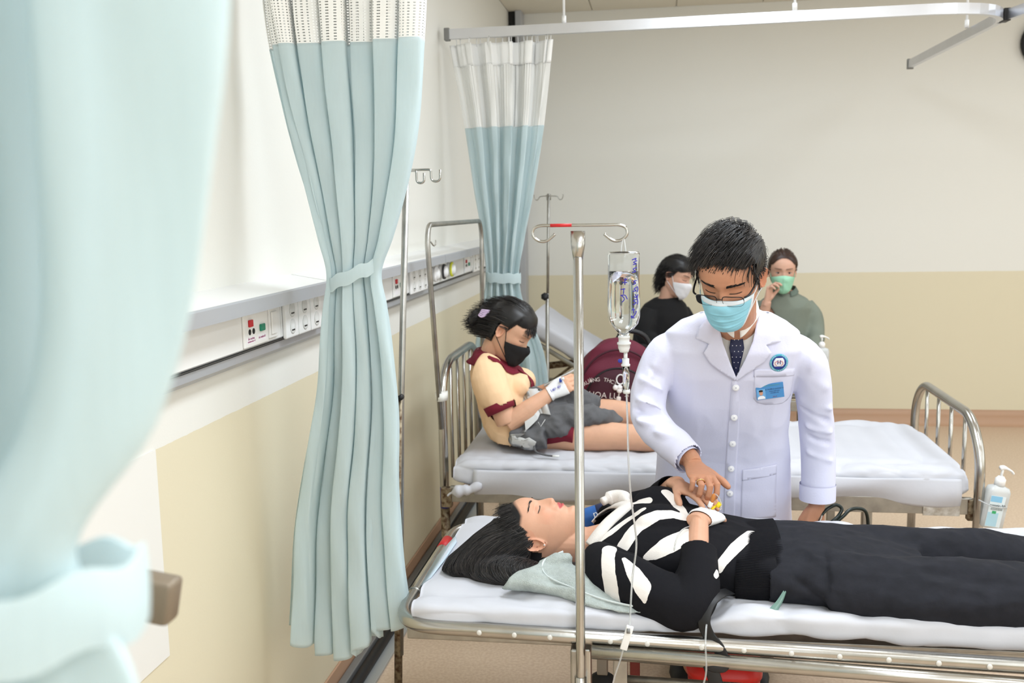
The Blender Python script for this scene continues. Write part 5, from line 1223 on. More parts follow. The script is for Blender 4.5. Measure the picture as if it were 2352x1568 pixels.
def sfield(P,STR):
    D=np.full(len(P),9.)
    for pts in STR:
        for i in range(len(pts)-1):
            A=np.array(pts[i][:3]); B_=np.array(pts[i+1][:3]); wa,wb=pts[i][3],pts[i+1][3]; d=B_-A; t=np.clip(((P-A)@d)/(d@d+1e-12),0,1)
            q=np.linalg.norm(P-(A+t[:,None]*d),axis=1)-(wa+(wb-wa)*t); D=np.minimum(D,q)
    return D
def stripe_mat():
    m=mat('black_white_striped_knit',rgb(20,20,24),.95,bump=.25,bscale=420,spec=.2); nt=m.node_tree; N=nt.nodes; L=nt.links
    a=N.new('ShaderNodeAttribute'); a.attribute_name='Col'; s_=N.new('ShaderNodeSeparateColor'); L.new(a.outputs['Color'],s_.inputs[0])
    n=N.new('ShaderNodeTexNoise'); n.inputs['Scale'].default_value=260; tc=N.new('ShaderNodeTexCoord'); L.new(tc.outputs['Object'],n.inputs['Vector'])
    ad=N.new('ShaderNodeMath'); ad.operation='MULTIPLY_ADD'; ad.inputs[1].default_value=.05; L.new(n.outputs['Fac'],ad.inputs[0]); L.new(s_.outputs[0],ad.inputs[2])
    g=N.new('ShaderNodeMath'); g.operation='GREATER_THAN'; g.inputs[1].default_value=.525; L.new(ad.outputs[0],g.inputs[0])
    mx=N.new('ShaderNodeMix'); mx.data_type='RGBA'; mx.inputs['A'].default_value=(*rgb(24,24,28),1); mx.inputs['B'].default_value=(*rgb(232,226,220),1)
    L.new(g.outputs[0],mx.inputs['Factor']); L.new(mx.outputs['Result'],N['Principled BSDF'].inputs['Base Color']); return m
so=[solid(*q,.0025) for q in [tor]+slv]; Vsol,Fsol=join(*so)
fld=np.concatenate([np.clip(.5-sfield(q[0],st)/.03,0,1) for q,st in zip(so,(STR_T,STR_S,[]))])
sweater=obj('sweater',Vsol,Fsol,stripe_mat(),pat,col=np.repeat(fld[:,None],3,1))
SWT=bvh(Vt,Ft)
# ribbed waistband
def rib(U,V_):
    t=U*2*PI; x=.215+.100*V_; c=np.cos(t);s=np.sin(t); a=.212+.002*np.sin(V_*PI); 
    ribs=.0016*np.sin(t*150)
    return np.stack([x+.02*np.sin(t*2)*(1-V_)*0-.07*(1-V_)*np.clip(-c,0,1)*.4,2.632+(a+ribs)*np.sign(c)*np.abs(c)**.86,.6685+(.0795+ribs+.004*np.sin(t*3+V_*4))*np.sign(s)*np.abs(s)**.86],-1)
P,Fg,_=grid(600,10,rib,True); obj('rib_hem',*solid(P,Fg,.002),M_knit,pat)
# rolled cream collar
M_cream=mat('cream_knit',rgb(228,222,216),.9,bump=.3,bscale=300)
def onS(p): 
    h=SWT.find_nearest(Vector(p)); return np.array((h[0]+h[1]*.004)[:])
cp=[(-.185,2.585,.705),(-.165,2.60,.735),(-.140,2.63,.758),(-.112,2.665,.775),(-.095,2.70,.782),(-.11,2.745,.775),(-.14,2.785,.76),(-.175,2.81,.73),(-.195,2.80,.70)]
cl_=catmull([onS(p)*.6+np.array(p)*.4 for p in cp],7)
obj('collar',*tube(cl_,[.004+.010*math.sin(min(1,.15+k/len(cl_)*1.2)*PI)**.5 for k in range(len(cl_))],12,r2=.022,up0=(0,0,1)),M_cream,pat)
obj('collar_roll',*tube(catmull([(-.165,2.765,.775),(-.135,2.78,.785),(-.105,2.765,.790),(-.09,2.735,.785)],6),[.012]*4+[.02]*11+[.010]*4,14),M_cream,pat)
# ---- trousers
tr_=MB()
tr_.add(loft([((x,2.62,z),(0,a,0),(0,0,b),.9) for x,z,a,b in ((.265,.666,.208,.076),(.32,.667,.222,.080),(.40,.666,.230,.082),(.50,.664,.228,.076),(.58,.66,.215,.068),(.68,.658,.19,.050))],36))
tr_.add(limb([(.42,2.485,.662),(.62,2.468,.656),(.85,2.455,.654),(1.05,2.45,.650),(1.34,2.45,.648)],[.080,.086,.080,.072,.066],26,6,1.42))
tr_.add(limb([(.42,2.715,.662),(.62,2.72,.656),(.85,2.735,.655),(1.05,2.75,.640),(1.34,2.76,.645)],[.080,.078,.074,.060,.060],26,6,1.25))
V,F=remesh(*tr_.get(),.0055,12)
fl=[((.31,2.41,.72),(.40,2.39,.65),.014,-.010),((.36,2.39,.70),(.46,2.38,.63),.014,.009),((.33,2.41,.66),(.40,2.38,.62),.012,-.008),((.40,2.52,.76),(.62,2.44,.75),.02,.008),((.45,2.61,.755),(.80,2.605,.745),.016,-.014),((.62,2.42,.74),(.85,2.38,.70),.02,-.007),((.55,2.39,.69),(.80,2.37,.65),.018,.007),((.5,2.39,.65),(.78,2.37,.63),.016,-.006),((.66,2.68,.75),(.95,2.66,.73),.018,.008),((.82,2.52,.755),(.88,2.40,.70),.016,-.006),((.9,2.54,.74),(1.0,2.42,.68),.016,.006),((.34,2.54,.755),(.42,2.42,.72),.012,.006)]
V=folds(V,F,fl); V=wrinkle(V,F,.009,7,25,(.5,1,1)); V=wrinkle(V,F,.003,22,26,(.7,1,1))
V=V[:]; cen=np.array([V[list(f)].mean(0) for f in F]); k=cen[:,0]>.272; F2=[f for f,q in zip(F,k) if q]; us=sorted({i for f in F2 for i in f}); mp={o:i for i,o in enumerate(us)}
obj('trousers',*solid(V[us],[tuple(mp[i] for i in f) for f in F2],.002),M_pants,pat)
PT=bvh(V,F)
# gauze over the hand
M_gauze=mat('white_gauze',rgb(236,236,236),.9,bump=.3,bscale=300)
def wrap(hv,hf,M,y0,y1,off,m,parent,name,xl=.05):
    Mi=np.linalg.inv(M); Lc=hv@Mi[:3,:3].T+Mi[:3,3]; N=vnorm(hv,hf); c=np.array([Lc[list(f)].mean(0) for f in hf])
    ok=(c[:,1]>y0)&(c[:,1]<y1)&(np.abs(c[:,0])<xl)
    Fk=[f for f,q in zip(hf,ok) if q]; us=sorted({i for f in Fk for i in f}); mp={o:i for i,o in enumerate(us)}
    W=hv[us]+N[us]*off; Fk=[tuple(mp[i] for i in f) for f in Fk]
    return obj(name,*solid(W,Fk,.0014),m,parent)
wrap(hv,hf,MpR,.012,.082,.0035,M_gauze,pat,'gauze',.041)
# drip cannula taped to the back of that hand
cn=thing('drip_cannula','yellow and white drip cannula with amber bulb taped on the gauze-wrapped hand','cannula',tuple(ap(MpR,(.0,.07,.02))))
q=ap(MpR,(-.004,.075,.022)); q=np.array(q)
M_yel=mat('yellow_cap',rgb(246,214,30),.4); M_amber=mat('amber_bulb',rgb(190,120,56),.3)
obj('yellow_wing',*tube([q+(.004,.0,-.006),q+(.020,.006,.004)],.0035,8),M_yel,cn)
obj('yellow_cap',*tube([q+(.020,.0,.002),q+(.027,-.002,.012)],.0062,12),M_yel,cn)
obj('white_hub',*tube([q+(-.002,.0,.0),q+(.004,.0,.014)],.0062,12),M_white_plastic,cn)
obj('amber_bulb',*tube(catmull([q+(.005,.0,.014),q+(.0075,.0,.022),q+(.010,.001,.032),q+(.011,.001,.038)],4),[.004,.004,.0045,.005,.0058,.0062,.006,.0058,.0055,.005,.004,.003,.001][:13],12),M_amber,cn)
obj('tubing',*tube(catmull([q+(.010,.001,.037),q+(.018,.0,.034),q+(.026,-.002,.024),q+(.030,-.004,.010),q+(.028,-.012,-.004)],6),.0016,6),M_tube,cn)
obj('tubing',*tube(catmull([q+(.0,-.01,-.002),q+(-.02,-.06,-.02),(.058,2.52,.78),(.040,2.485,.755),(.036,2.47,.72),(.040,2.462,.70)],6),.0018,6),M_tube,cn)
# towel under the shoulder
M_towel=mat('grey_green_terry',rgb(186,195,191),.95,bump=1.,bscale=420,var=.12,vscale=90)
tw=thing('towel','pale grey-green terry towel bunched under the lying woman\'s shoulder','towel',(-.24,2.46,.63))
tb=MB()
tb.add(loft([((-.395,2.455,.634),(0,0,.006),(.015,.02,0)),((-.37,2.462,.650),(0,0,.026),(.022,.042,0)),((-.32,2.475,.655),(0,0,.034),(.03,.055,0)),((-.26,2.475,.650),(0,0,.034),(.05,.065,0)),((-.19,2.45,.640),(0,0,.026),(.05,.06,0)),((-.12,2.415,.628),(0,0,.014),(.05,.055,0)),((-.05,2.39,.622),(0,0,.007),(.05,.045,0)),((0,2.38,.618),(0,0,.003),(.04,.03,0))],26))
tb.add(limb([(-.31,2.50,.668),(-.27,2.515,.684),(-.235,2.53,.690)],[.022,.024,.014],14))
V,F=remesh(*tb.get(),.004,2); V=folds(V,F,[((-.37,2.44,.665),(-.20,2.41,.66),.010,-.010),((-.36,2.425,.655),(-.15,2.39,.645),.009,.007),((-.32,2.45,.69),(-.24,2.44,.685),.012,-.010)]); V=wrinkle(V,F,.003,20,7)
obj('cloth',V,F,M_towel,tw)
ed=catmull([(-.258,2.545,.700),(-.300,2.50,.693),(-.305,2.468,.682),(-.285,2.435,.670),(-.22,2.405,.655),(-.14,2.375,.640),(-.07,2.362,.632),(-.02,2.365,.626)],7)
obj('bound_edge',*tube(ed,.0045,8,r2=.0018),mat('towel_edge',rgb(214,222,222),.9),tw)
# clear plastic sachet tucked at the trouser pocket
sc=catmull([(.305,2.405,.672),(.292,2.395,.650),(.278,2.388,.632),(.268,2.380,.612)],6)
P=[]; 
for i,c_ in enumerate(sc):
    t=i/(len(sc)-1); w_=.003+.011*t; 
    for s in (-1,-.3,.3,1): P.append(c_+np.array((s*w_,-.002*(1-abs(s))-.010,.002*math.sin(s*4))))
n4=4; Fq=[(i*4+j,i*4+j+1,(i+1)*4+j+1,(i+1)*4+j) for i in range(len(sc)-1) for j in range(3)]
tag(obj('plastic_sachet',*solid(np.array(P),Fq,.002),mat('clear_green_film',rgb(150,190,178),.15,trans=.5,spec=.8)),'crumpled clear plastic sachet poking out at the black trouser pocket','sachet')
# black strap looped over the rail
def ribbon(P,w_,t=.0015,up0=(0,1,0)): 
    return tube(P,t,8,r2=w_,up0=up0,sq=.5)
stp=thing('strap','black webbing strap hanging over the near bed rail','strap',(.13,2.27,.55))
obj('webbing',*ribbon(catmull([(.175,2.425,.655),(.145,2.37,.668),(.118,2.335,.655),(.106,2.315,.620),(.118,2.312,.585),(.140,2.302,.560),(.150,2.298,.535),(.145,2.30,.515)],7),.016,.0016,(0,-.5,1)),M_black,stp)
obj('loop',*ribbon(catmull([(.108,2.283,.530),(.125,2.278,.522),(.15,2.278,.522),(.155,2.280,.535)],6),.012,.0016,(0,-1,0.1)),M_black,stp)
obj('webbing_end',*ribbon(catmull([(.118,2.280,.526),(.130,2.277,.495),(.140,2.275,.45),(.146,2.275,.38),(.15,2.28,.30)],6),.0165,.0016,(0,-1,0)),M_black,stp)
# ================================================================ SCHOOLGIRL on the middle bed
M_skin_g=skin_mat('skin_girl',rgb(220,172,142)); SKG=rgb(220,172,142)
M_blouse=mat('peach_blouse_cloth',rgb(250,211,168),.85,var=.04,vscale=8,bump=.12,bscale=140)
M_maroon=mat('maroon_cloth',rgb(120,24,44),.85,bump=.12,bscale=120)
gl_=thing('person','girl in peach blouse and black mask sitting on the middle bed with a phone','person',(-.55,4.08,.63))
Mg=frame((-.618,4.03,1.118),(.80,-.16,-.52),(.52,0,.84)); Mgi=np.linalg.inv(Mg); Mg[:3,:3]*=1.02; Mgi=np.linalg.inv(Mg)
pg={'width':.97,'nose':.8}
def scalp_g(x,y,z):
    front=.058-.012*np.clip(np.abs(x)/.06,0,1)**2
    ln=np.where(y>.03,front,np.where(y>.004,.05-.06*np.clip((.03-y)/.026,0,1),-.072))
    return (z-ln)*(~((y>-.03)&(y<=.006)&(z<.018)&(np.abs(x)>.03)))
V,F=head_and_neck(pg,Mg,(-.705,4.06,1.005),.0032,.048)
Cc=skin_color(V,Mgi,SKG,None,{'scalp':scalp_g,'brow':(.03,.02,.018),'browk':.55})
(hv,hf),MgR=hand_at((-.445,3.94,.868),(.80,.18,.42),(-.30,.45,.85),-1,vox=.003,arm=([(-.615,3.885,.752),(-.53,3.90,.808),(-.445,3.94,.868)],[.042,.040,.028]),per=[(.5,.6,.3),(.6,.7,.4),(.6,.7,.4),(.7,.7,.4)],thumb=(.45,.1),thumb_in=.45,scale=.93)
(lv,lf),MgL=hand_at((-.455,4.14,.855),(.78,-.30,.42),(-.25,-.60,.76),1,vox=.003,arm=([(-.62,4.24,.76),(-.53,4.20,.81),(-.455,4.14,.855)],[.042,.037,.027]),per=[(.4,.6,.4),(.5,.7,.4),(.5,.7,.4),(.6,.7,.4)],thumb=(.45,.15),thumb_in=.4,scale=.93)
lg_=MB()
lg_.add(limb([(-.52,3.985,.705),(-.35,3.965,.695),(-.16,3.955,.688),(.02,3.955,.678),(.20,3.96,.670)],[.08,.072,.056,.052,.038],22,6))
lg_.add(limb([(-.52,4.18,.715),(-.36,4.19,.725),(-.18,4.20,.735),(-.02,4.19,.700),(.16,4.17,.672)],[.08,.072,.056,.052,.038],22,6))
for y in (3.96,4.17): lg_.add(limb([(.18,y,.675),(.245,y,.70),(.26,y,.78)],[.035,.035,.02],14))
V3,F3=remesh(*lg_.get(),.0055,3)
tb=MB()
tb.add(loft([((-.60,4.08,.70),(.09,0,.04),(0,.15,0)),((-.66,4.08,.80),(.085,0,.03),(0,.13,0)),((-.70,4.07,.90),(.085,0,.0),(0,.14,0)),((-.70,4.06,.97),(.06,0,-.02),(0,.13,0))],20))
tb.add(limb([(-.69,3.93,.955),(-.655,3.895,.86),(-.615,3.885,.752)],[.05,.048,.044])); tb.add(limb([(-.69,4.20,.955),(-.655,4.24,.86),(-.62,4.24,.76)],[.05,.048,.044]))
V4,F4=remesh(*tb.get(),.008,1)
C2=lambda v: np.tile(np.array(SKG),(len(v),1))
obj('body',*join((V,F),(hv,hf),(lv,lf),(V3,F3),(V4,F4)),M_skin_g,gl_,col=np.concatenate([Cc,C2(hv),C2(lv),C2(V3),C2(V4)]))
lashes(pg,Mg,gl_)
hb=MB(); hb.add(hair_cap(scalp_g,lambda x,y,z:.012+.008*np.clip((z)/.08,0,1),Mg,pg))
rt_=scalp_roots(1800,scalp_g,5)
def flow_g(P,k):
    x,y,z=P.T; d=np.zeros_like(P); d[:,1]=-1.; d[:,2]=-.15-.3*(y<-.05); d[:,0]=-.5*np.sign(x)*(y<-.06); return d
R=np.random.RandomState(3); hb.add(strands(rt_,flow_g,7,.013,Mg,r=.0011,lift=R.uniform(.010,.017,1800)*np.clip(scalp_g(*rt_.T)/.02,.2,1),jit=.10,seed=4),24)
# fringe
rt2=scalp_roots(420,lambda x,y,z:(y>.055)&(z>.055)&(z<.10),6)
def flow_f(P,k):
    d=np.zeros_like(P); d[:,2]=-1; d[:,1]=.25; d[:,0]=.15*np.sign(P[:,0]); return d
hb.add(strands(rt2,flow_f,3,.012,Mg,r=.0010,lift=R.uniform(.008,.016,420),jit=.10,seed=5),12)
# gathered tail clipped at the back
hb.add(xf(ellipsoid((0,-.125,.005),(.036,.034,.034),20,14),Mg)); hb.add(xf(ellipsoid((.01,-.150,-.035),(.028,.024,.036),18,12),Mg))
rt3=np.array([(R.normal(0,.016),-.132+R.normal(0,.010),-.015+R.normal(0,.020)) for _ in range(420)])
def flow_t(P,k):
    d=np.zeros_like(P); d[:,1]=-.62; d[:,2]=-.75; return d
A=strands(rt3,flow_t,5,.012,Mg,r=.0011,lift=.012,jit=.30,seed=8); hb.add(A,18)
hb.hair('hair',M_hair,gl_,HD,HL)
clp=MB()
for k in range(5): clp.add(xf(tube(catmull([(.052,-.100,.030-.012*k*.3),(.058,-.116,.022-.008*k),(.052,-.134,.012-.006*k)],4),.0035,6),Mg))
tag(clp.build('hair_clip',mat('lilac_clip',rgb(214,190,220),.35)),'lilac claw clip gripping the seated girl\'s gathered hair','hair clip')
M_mblk=mat('black_mask_cloth',rgb(24,24,26),.85,bump=.08,bscale=300)
mfn,(mv,mf),_=mask_shell(Mg,'cup'); mo=obj('face_mask',mv,mf,M_mblk,gl_)
for s in (-1,1):
    a=mfn(np.array([.5+.49*s]),np.array([.05]))[0]; b=mfn(np.array([.5+.49*s]),np.array([.9]))[0]
    for Q in ([a,(s*.073,.0,.008),(s*.0735,-.022,.014)],[b,(s*.07,-.012,-.045),(s*.074,-.034,-.02)]): obj('ear_loop',*xf(tube(catmull(Q,5),.0016,6),Mg),M_mblk,mo)
# blouse
bl=MB()
bl.add(loft([((-.578,4.075,.650),(.125,0,.02),(0,.175,0)),((-.605,4.075,.70),(.125,0,.03),(0,.175,0)),((-.64,4.075,.79),(.118,0,.035),(0,.160,0)),((-.672,4.07,.87),(.112,0,.015),(0,.165,0)),((-.69,4.065,.935),(.105,0,-.005),(0,.170,0)),((-.70,4.065,.985),(.085,0,-.03),(0,.150,0)),((-.703,4.065,1.015),(.062,0,-.025),(0,.085,0))],36))
bl.add(ellipsoid((-.590,4.01,.885),(.06,.065,.055))); bl.add(ellipsoid((-.590,4.13,.885),(.06,.065,.055)))
slR=[(-.700,3.985,.985),(-.700,3.935,.955),(-.682,3.905,.90),(-.655,3.893,.840),(-.642,3.889,.812)]
slL=[(-.70,4.15,.985),(-.70,4.20,.955),(-.685,4.235,.90),(-.66,4.245,.835),(-.645,4.245,.80)]
bl.add(limb(slR,[.05,.066,.072,.066,.056],24,6)); bl.add(limb(slL,[.05,.066,.072,.066,.056],24,6))
V,F=remesh(*bl.get(),.0055,3)
V=folds(V,F,[((-.73,3.93,1.0),(-.70,3.85,.86),.012,.008),((-.70,3.90,1.0),(-.66,3.84,.86),.010,-.007),((-.66,3.90,.98),(-.63,3.85,.85),.012,.008),((-.80,3.99,.92),(-.72,3.95,.78),.014,-.010),((-.77,4.0,.85),(-.68,3.93,.74),.014,.009),((-.73,3.95,.77),(-.60,3.92,.72),.012,-.008),((-.70,3.93,.72),(-.55,3.90,.67),.012,.010),((-.58,3.93,.95),(-.53,3.98,.86),.012,.006),((-.60,3.92,.80),(-.53,3.93,.72),.014,-.008)])
V=wrinkle(V,F,.011,8,41,(1,1,.5)); V=wrinkle(V,F,.003,20,42,(1,1,.6))
cen=np.array([V[list(f)].mean(0) for f in F]); d_=unit(np.array(slR[-1])-np.array(slR[-2]))
cut=((cen-np.array(slR[-1])+d_*.012)@d_>0)&(np.linalg.norm(cen-np.array(slR[-1]),axis=1)<.075); cut|=((cen-np.array(slL[-1]))@unit(np.array(slL[-1])-np.array(slL[-2]))>0)&(np.linalg.norm(cen-np.array(slL[-1]),axis=1)<.075); cut|=cen[:,2]<.655
cut|=(cen[:,2]>1.0)&(np.linalg.norm(cen[:,:2]-np.array((-.70,4.06)),axis=1)<.05)
F2=[f for f,q in zip(F,~cut) if q]; us=sorted({i for f in F2 for i in f}); mp={o:i for i,o in enumerate(us)}
blo=obj('blouse',*solid(V[us],[tuple(mp[i] for i in f) for f in F2],.002),M_blouse,gl_)
BT=bvh(V,F)
def cuffring(P,r0,r1):
    P=np.array(P); d=unit(P[-1]-P[-2]); return tube([P[-1]-d*.028,P[-1]+d*.010],[r0,r1],26,cap=False)
for s_ in (slR,slL): obj('sleeve_cuff',*solid(*cuffring(s_,.0635,.0590),.003),M_maroon,blo)
# collar : wide maroon flap round the neck, running down to the bow
def gcol(U,V_):
    a=U*2*PI; r=.056+.066*V_; x=-.690+r*np.cos(a)*1.0; y=4.062+r*np.sin(a)*1.05; z=1.022-.050*V_-.030*np.clip(np.cos(a),0,1)*(.4+V_)+.012*np.clip(-np.cos(a),0,1)
    return np.stack([x,y,z],-1)
P,Fg,_=grid(60,8,gcol,True)
P=np.array([ (lambda h,p: (np.array(p)+.0 if h[0] is None else np.array(p) if (Vector(p)-h[0]).dot(h[1])>.006 else np.array((h[0]+h[1]*.006)[:])))(BT.find_nearest(Vector(p)),p) for p in P.tolist()])
obj('collar',*solid(P,Fg,.003),M_maroon,blo)
def gb(p,o=.008): h=BT.find_nearest(Vector(p)); return np.array((h[0]+h[1]*o)[:])
obj('bow_tail',*tube(catmull([gb((-.60,4.045,.965)),gb((-.565,4.03,.93)),gb((-.535,4.02,.90)),gb((-.525,4.01,.865)),gb((-.53,4.0,.84))],5),[.004]*21,10,r2=[.014]*4+[.020]*8+[.024]*6+[.02,.014,.008],up0=(1,0,.5)),M_maroon,blo)
obj('neck_knot',*ellipsoid(gb((-.61,4.05,.975),.008),(.016,.02,.014)),M_maroon,blo)
# skirt
sk_=MB()
sk_.add(loft([((-.60,4.08,.705),(0,0,.075),(0,.18,0),.85),((-.50,4.08,.715),(0,0,.085),(0,.19,0),.85),((-.40,4.08,.708),(0,0,.078),(0,.20,0),.85),((-.345,4.08,.706),(0,0,.074),(0,.205,0),.85)],36))
V,F=remesh(*sk_.get(),.007,2); V=folds(V,F,[((-.55,3.90,.70),(-.35,3.88,.75),.014,.008),((-.52,3.89,.66),(-.35,3.88,.68),.012,-.008),((-.45,3.89,.74),(-.35,3.9,.78),.014,-.006),((-.48,3.9,.70),(-.36,3.88,.71),.010,.007)]); V=wrinkle(V,F,.006,9,44,(1,1,1)); V[:,2]=np.maximum(V[:,2],.640)
obj('skirt',V,F,M_maroon,gl_)
wrap(hv,hf,MgR,-.005,.072,.003,M_gauze,gl_,'gauze',.045)
gz_=ap(MgR,(.0,.03,.0225)); 
V_,F_=textmesh('14h 4h',.018,.0004); Xd=unit(MgR[:3,:3]@np.array((0,1,0))); Zd=unit(MgR[:3,:3]@np.array((0,0,1))); obj('handwriting',*xf((V_,F_),basis(-np.cross(Xd,Zd),Xd,Zd,gz_+Zd*.001)@basis((0,1,0),(-1,0,0),(0,0,1),(0,0,0))),M_pen,gl_,smooth=False)
obj('cannula_cap',*tube([ap(MgR,(-.018,.062,.018)),ap(MgR,(-.020,.066,.034))],.006,10),mat('blue_cap',rgb(40,80,190),.4),gl_)
obj('cannula_cap',*tube([ap(MgR,(-.020,.068,.030)),ap(MgR,(-.018,.080,.034))],.006,10),M_white_plastic,gl_)
# phone
ph=thing('phone','slim phone in a pale case held by the seated girl','phone',(-.385,4.04,.90))
Mph=basis(unit((.86,-.05,.46)),unit((.1,1,-.05)),unit((-.46,0,.86)),(-.408,4.03,.922))
obj('case',*xf(box(-.075,.075,-.036,.036,-.005,.004,.004),Mph),mat('pale_phone_case',rgb(206,204,200),.35),ph)
obj('screen',*xf(box(-.070,.070,-.033,.033,.0038,.0046,.001),Mph),mat('dark_screen',rgb(96,98,96),.1),ph)
# jacket in her lap
M_jk=mat('grey_jersey',rgb(98,98,100),.95,bump=.3,bscale=250,var=.08); M_lin=mat('pale_grey_lining',rgb(208,208,206),.85,bump=.1,bscale=100)
jk=thing('jacket','crumpled charcoal jacket with pale lining over the seated girl\'s lap','jacket',(-.45,3.95,.70))
jb=MB()
jb.add(limb([(-.55,4.03,.86),(-.50,3.99,.835),(-.44,3.97,.80),(-.38,3.96,.79)],[.030,.050,.055,.05],20,6)); jb.add(limb([(-.56,3.92,.715),(-.50,3.92,.735),(-.42,3.92,.765),(-.32,3.94,.780),(-.22,3.97,.765),(-.155,4.0,.748)],[.04,.058,.060,.055,.04,.008],20,6))
jb.add(limb([(-.60,3.885,.705),(-.53,3.87,.690),(-.46,3.87,.700)],[.03,.045,.045],18,6)); jb.add(limb([(-.45,4.02,.83),(-.35,4.05,.82),(-.25,4.05,.80)],[.06,.06,.03],18,6)); jb.add(ellipsoid((-.42,3.90,.74),(.07,.05,.05)))
V,F=remesh(*jb.get(),.006,2)
V=folds(V,F,[((-.52,3.84,.72),(-.40,3.83,.78),.012,-.014),((-.50,3.83,.76),(-.36,3.85,.82),.012,.012),((-.46,3.83,.70),(-.42,3.83,.78),.010,-.012),((-.42,3.84,.74),(-.26,3.88,.79),.012,-.010),((-.40,3.86,.83),(-.25,3.90,.82),.014,.008),((-.55,3.85,.74),(-.48,3.83,.68),.012,.010)]); V=wrinkle(V,F,.010,13,51); V=wrinkle(V,F,.004,30,52)
obj('shell',V,F,M_jk,jk); JT=bvh(V,F)
jd=unit((.05,1,-.25))
JF=dict(O=(0,3.5,0),ux=(1,0,0),uy=(0,0,1),d=(0.0,1,-.18))
for poly in ([(-.655,.80),(-.61,.780),(-.55,.768),(-.50,.75),(-.505,.71),(-.56,.70),(-.62,.715),(-.65,.755)],[(-.60,.94),(-.565,.98),(-.51,.995),(-.455,.98),(-.47,.945),(-.52,.915),(-.56,.885),(-.60,.89)]): 
    obj('lining',*patch(JT,poly,step=.012,off=.005,thick=.004,**JF),M_lin,jk)
cord=catmull([(-.505,3.835,.715),(-.500,3.83,.68),(-.49,3.815,.655),(-.455,3.805,.645),(-.42,3.80,.642)],6); obj('drawcord',*tube(cord,.004,8),M_jk,jk)
obj('cord_tip',*tube([(-.422,3.80,.642),(-.395,3.797,.642)],.0045,8),M_white_plastic,jk)
obj('tick_print',*tube([(-.480,3.822,.775),(-.470,3.820,.757),(-.452,3.822,.785)],.0013,6),M_lin,jk)
# backpack
M_bag=mat('maroon_nylon',rgb(98,22,46),.7,bump=.25,bscale=300); M_bagd=mat('dark_maroon_nylon',rgb(62,16,32),.7,bump=.25,bscale=300)
bp=thing('backpack','maroon school backpack with white lettering and keyring, behind the girl\'s knees','backpack',(-.22,4.34,.64))
Mb_=basis(unit((1,.10,-.10)),unit((-.10,1,0)),unit((.10,.03,1)),(-.205,4.36,.64))
def pack(U,V_):
    t=U*2*PI; c=np.cos(t); s=np.sin(t); h=V_*.40
    w_=.185*np.sqrt(np.clip(1-(np.clip(h-.17,0,1)/.232)**2.2,0.0,1)); dpt=.085*np.sqrt(np.clip(1-(np.clip(h-.2,0,1)/.205)**2.,.0,1))
    return np.stack([w_*np.sign(c)*np.abs(c)**.5,dpt*np.sign(s)*np.abs(s)**.5,h],-1)
P,Fg,_=grid(64,44,pack,True); Fg=list(Fg)+[tuple(i*44 for i in range(64))[::-1],tuple(i*44+43 for i in range(64))]; P=wrinkle(P,Fg,.008,9,61)
obj('body',*xf((P,Fg),Mb_),M_bag,bp)
def pocket(U,V_):
    t=U*2*PI; c=np.cos(t); s=np.sin(t); r=np.sqrt(V_); zt=np.where(s>0,.175*s,.075*s)
    x=r*.150*np.sign(c)*np.abs(c)**.8; z=.105+r*zt*1.0
    return np.stack([x,-.085-.030*(1-V_**3),z],-1)
P,Fg,_=grid(60,14,pocket,True); pk=obj('front_pocket',*xf((P,Fg),Mb_),M_bagd,bp)
zp=[( .150*math.cos(a),-.092,.105+.175*math.sin(a)) for a in np.linspace(.1,PI-.1,24)]
obj('zip',*xf(tube(zp,.004,6,r2=.002),Mb_),M_black,pk)
zp=[( .172*math.cos(a),-.078+.0*math.sin(a),.17+.190*math.sin(a)) for a in np.linspace(.05,PI-.05,26)]
obj('piping',*xf(tube(zp,.0045,6),Mb_),M_bagd,bp)
hd=catmull([(-.02,.03,.385),(.0,.03,.425),(.05,.03,.432),(.10,.03,.415),(.13,.03,.37)],8); hm=obj('handle',*xf(tube(hd,[.012 if i%2 else .0105 for i in range(len(hd))],12),Mb_),M_black,bp)
M_let=mat('bag_lettering',rgb(206,196,190),.7)
for i,ch in enumerate('TRƯỜNG THCS-THPT'):
    a=PI*.5+.85-i*2.0/15; V_,F_=textmesh(ch,.024,.0006)
    if len(V_): obj('lettering',*xf((V_,F_),Mb_@basis((math.sin(a),0,-math.cos(a)),(math.cos(a),0,math.sin(a)),(0,-1,0),(-.075+.118*math.cos(a),-.1165,.122+.105*math.sin(a)))),M_let,pk,smooth=False)
V_,F_=textmesh('HOA LƯ',.036,.0006); obj('lettering',*xf((V_,F_),Mb_@basis((1,0,0),(0,0,1),(0,-1,0),(-.065,-.1185,.158))),M_let,pk,smooth=False)
V_,F_=textmesh('KIẾN THỨC LÀ SỨC MẠNH',.012,.0006); obj('lettering',*xf((V_,F_),Mb_@basis((1,0,0),(0,0,1),(0,-1,0),(-.055,-.1185,.118))),M_let,pk,smooth=False)
kr=thing('keyring','white keyring with small pale charms hanging on the backpack zip','keyring',tuple(ap(Mb_,(.0,-.12,.23))))
ring=[(.0+.017*math.cos(a),-.118,.235+.021*math.sin(a)) for a in np.linspace(0,2*PI,24,endpoint=False)]
obj('ring',*xf(tube(ring,.003,8,closed=True),Mb_),M_white_plastic,kr)
for x,z,r in ((-.018,.198,.012),(-.001,.200,.012),(.0,.186,.012)): obj('charm',*xf(ellipsoid((x,-.122,z),(r,r*.7,r)),Mb_),M_white_plastic,kr)
obj('charm_tag',*xf(box(-.010,.010,-.125,-.117,.128,.160,.004),Mb_),mat('pale_charm',rgb(220,212,206),.4),kr); obj('charm_link',*xf(tube([(.0,-.121,.188),(.0,-.121,.155)],.002,6),Mb_),M_white_plastic,kr)
k2=thing('keyring','teal and pink charm dangling at the right side of the backpack','keyring',tuple(ap(Mb_,(.155,-.09,.2))))
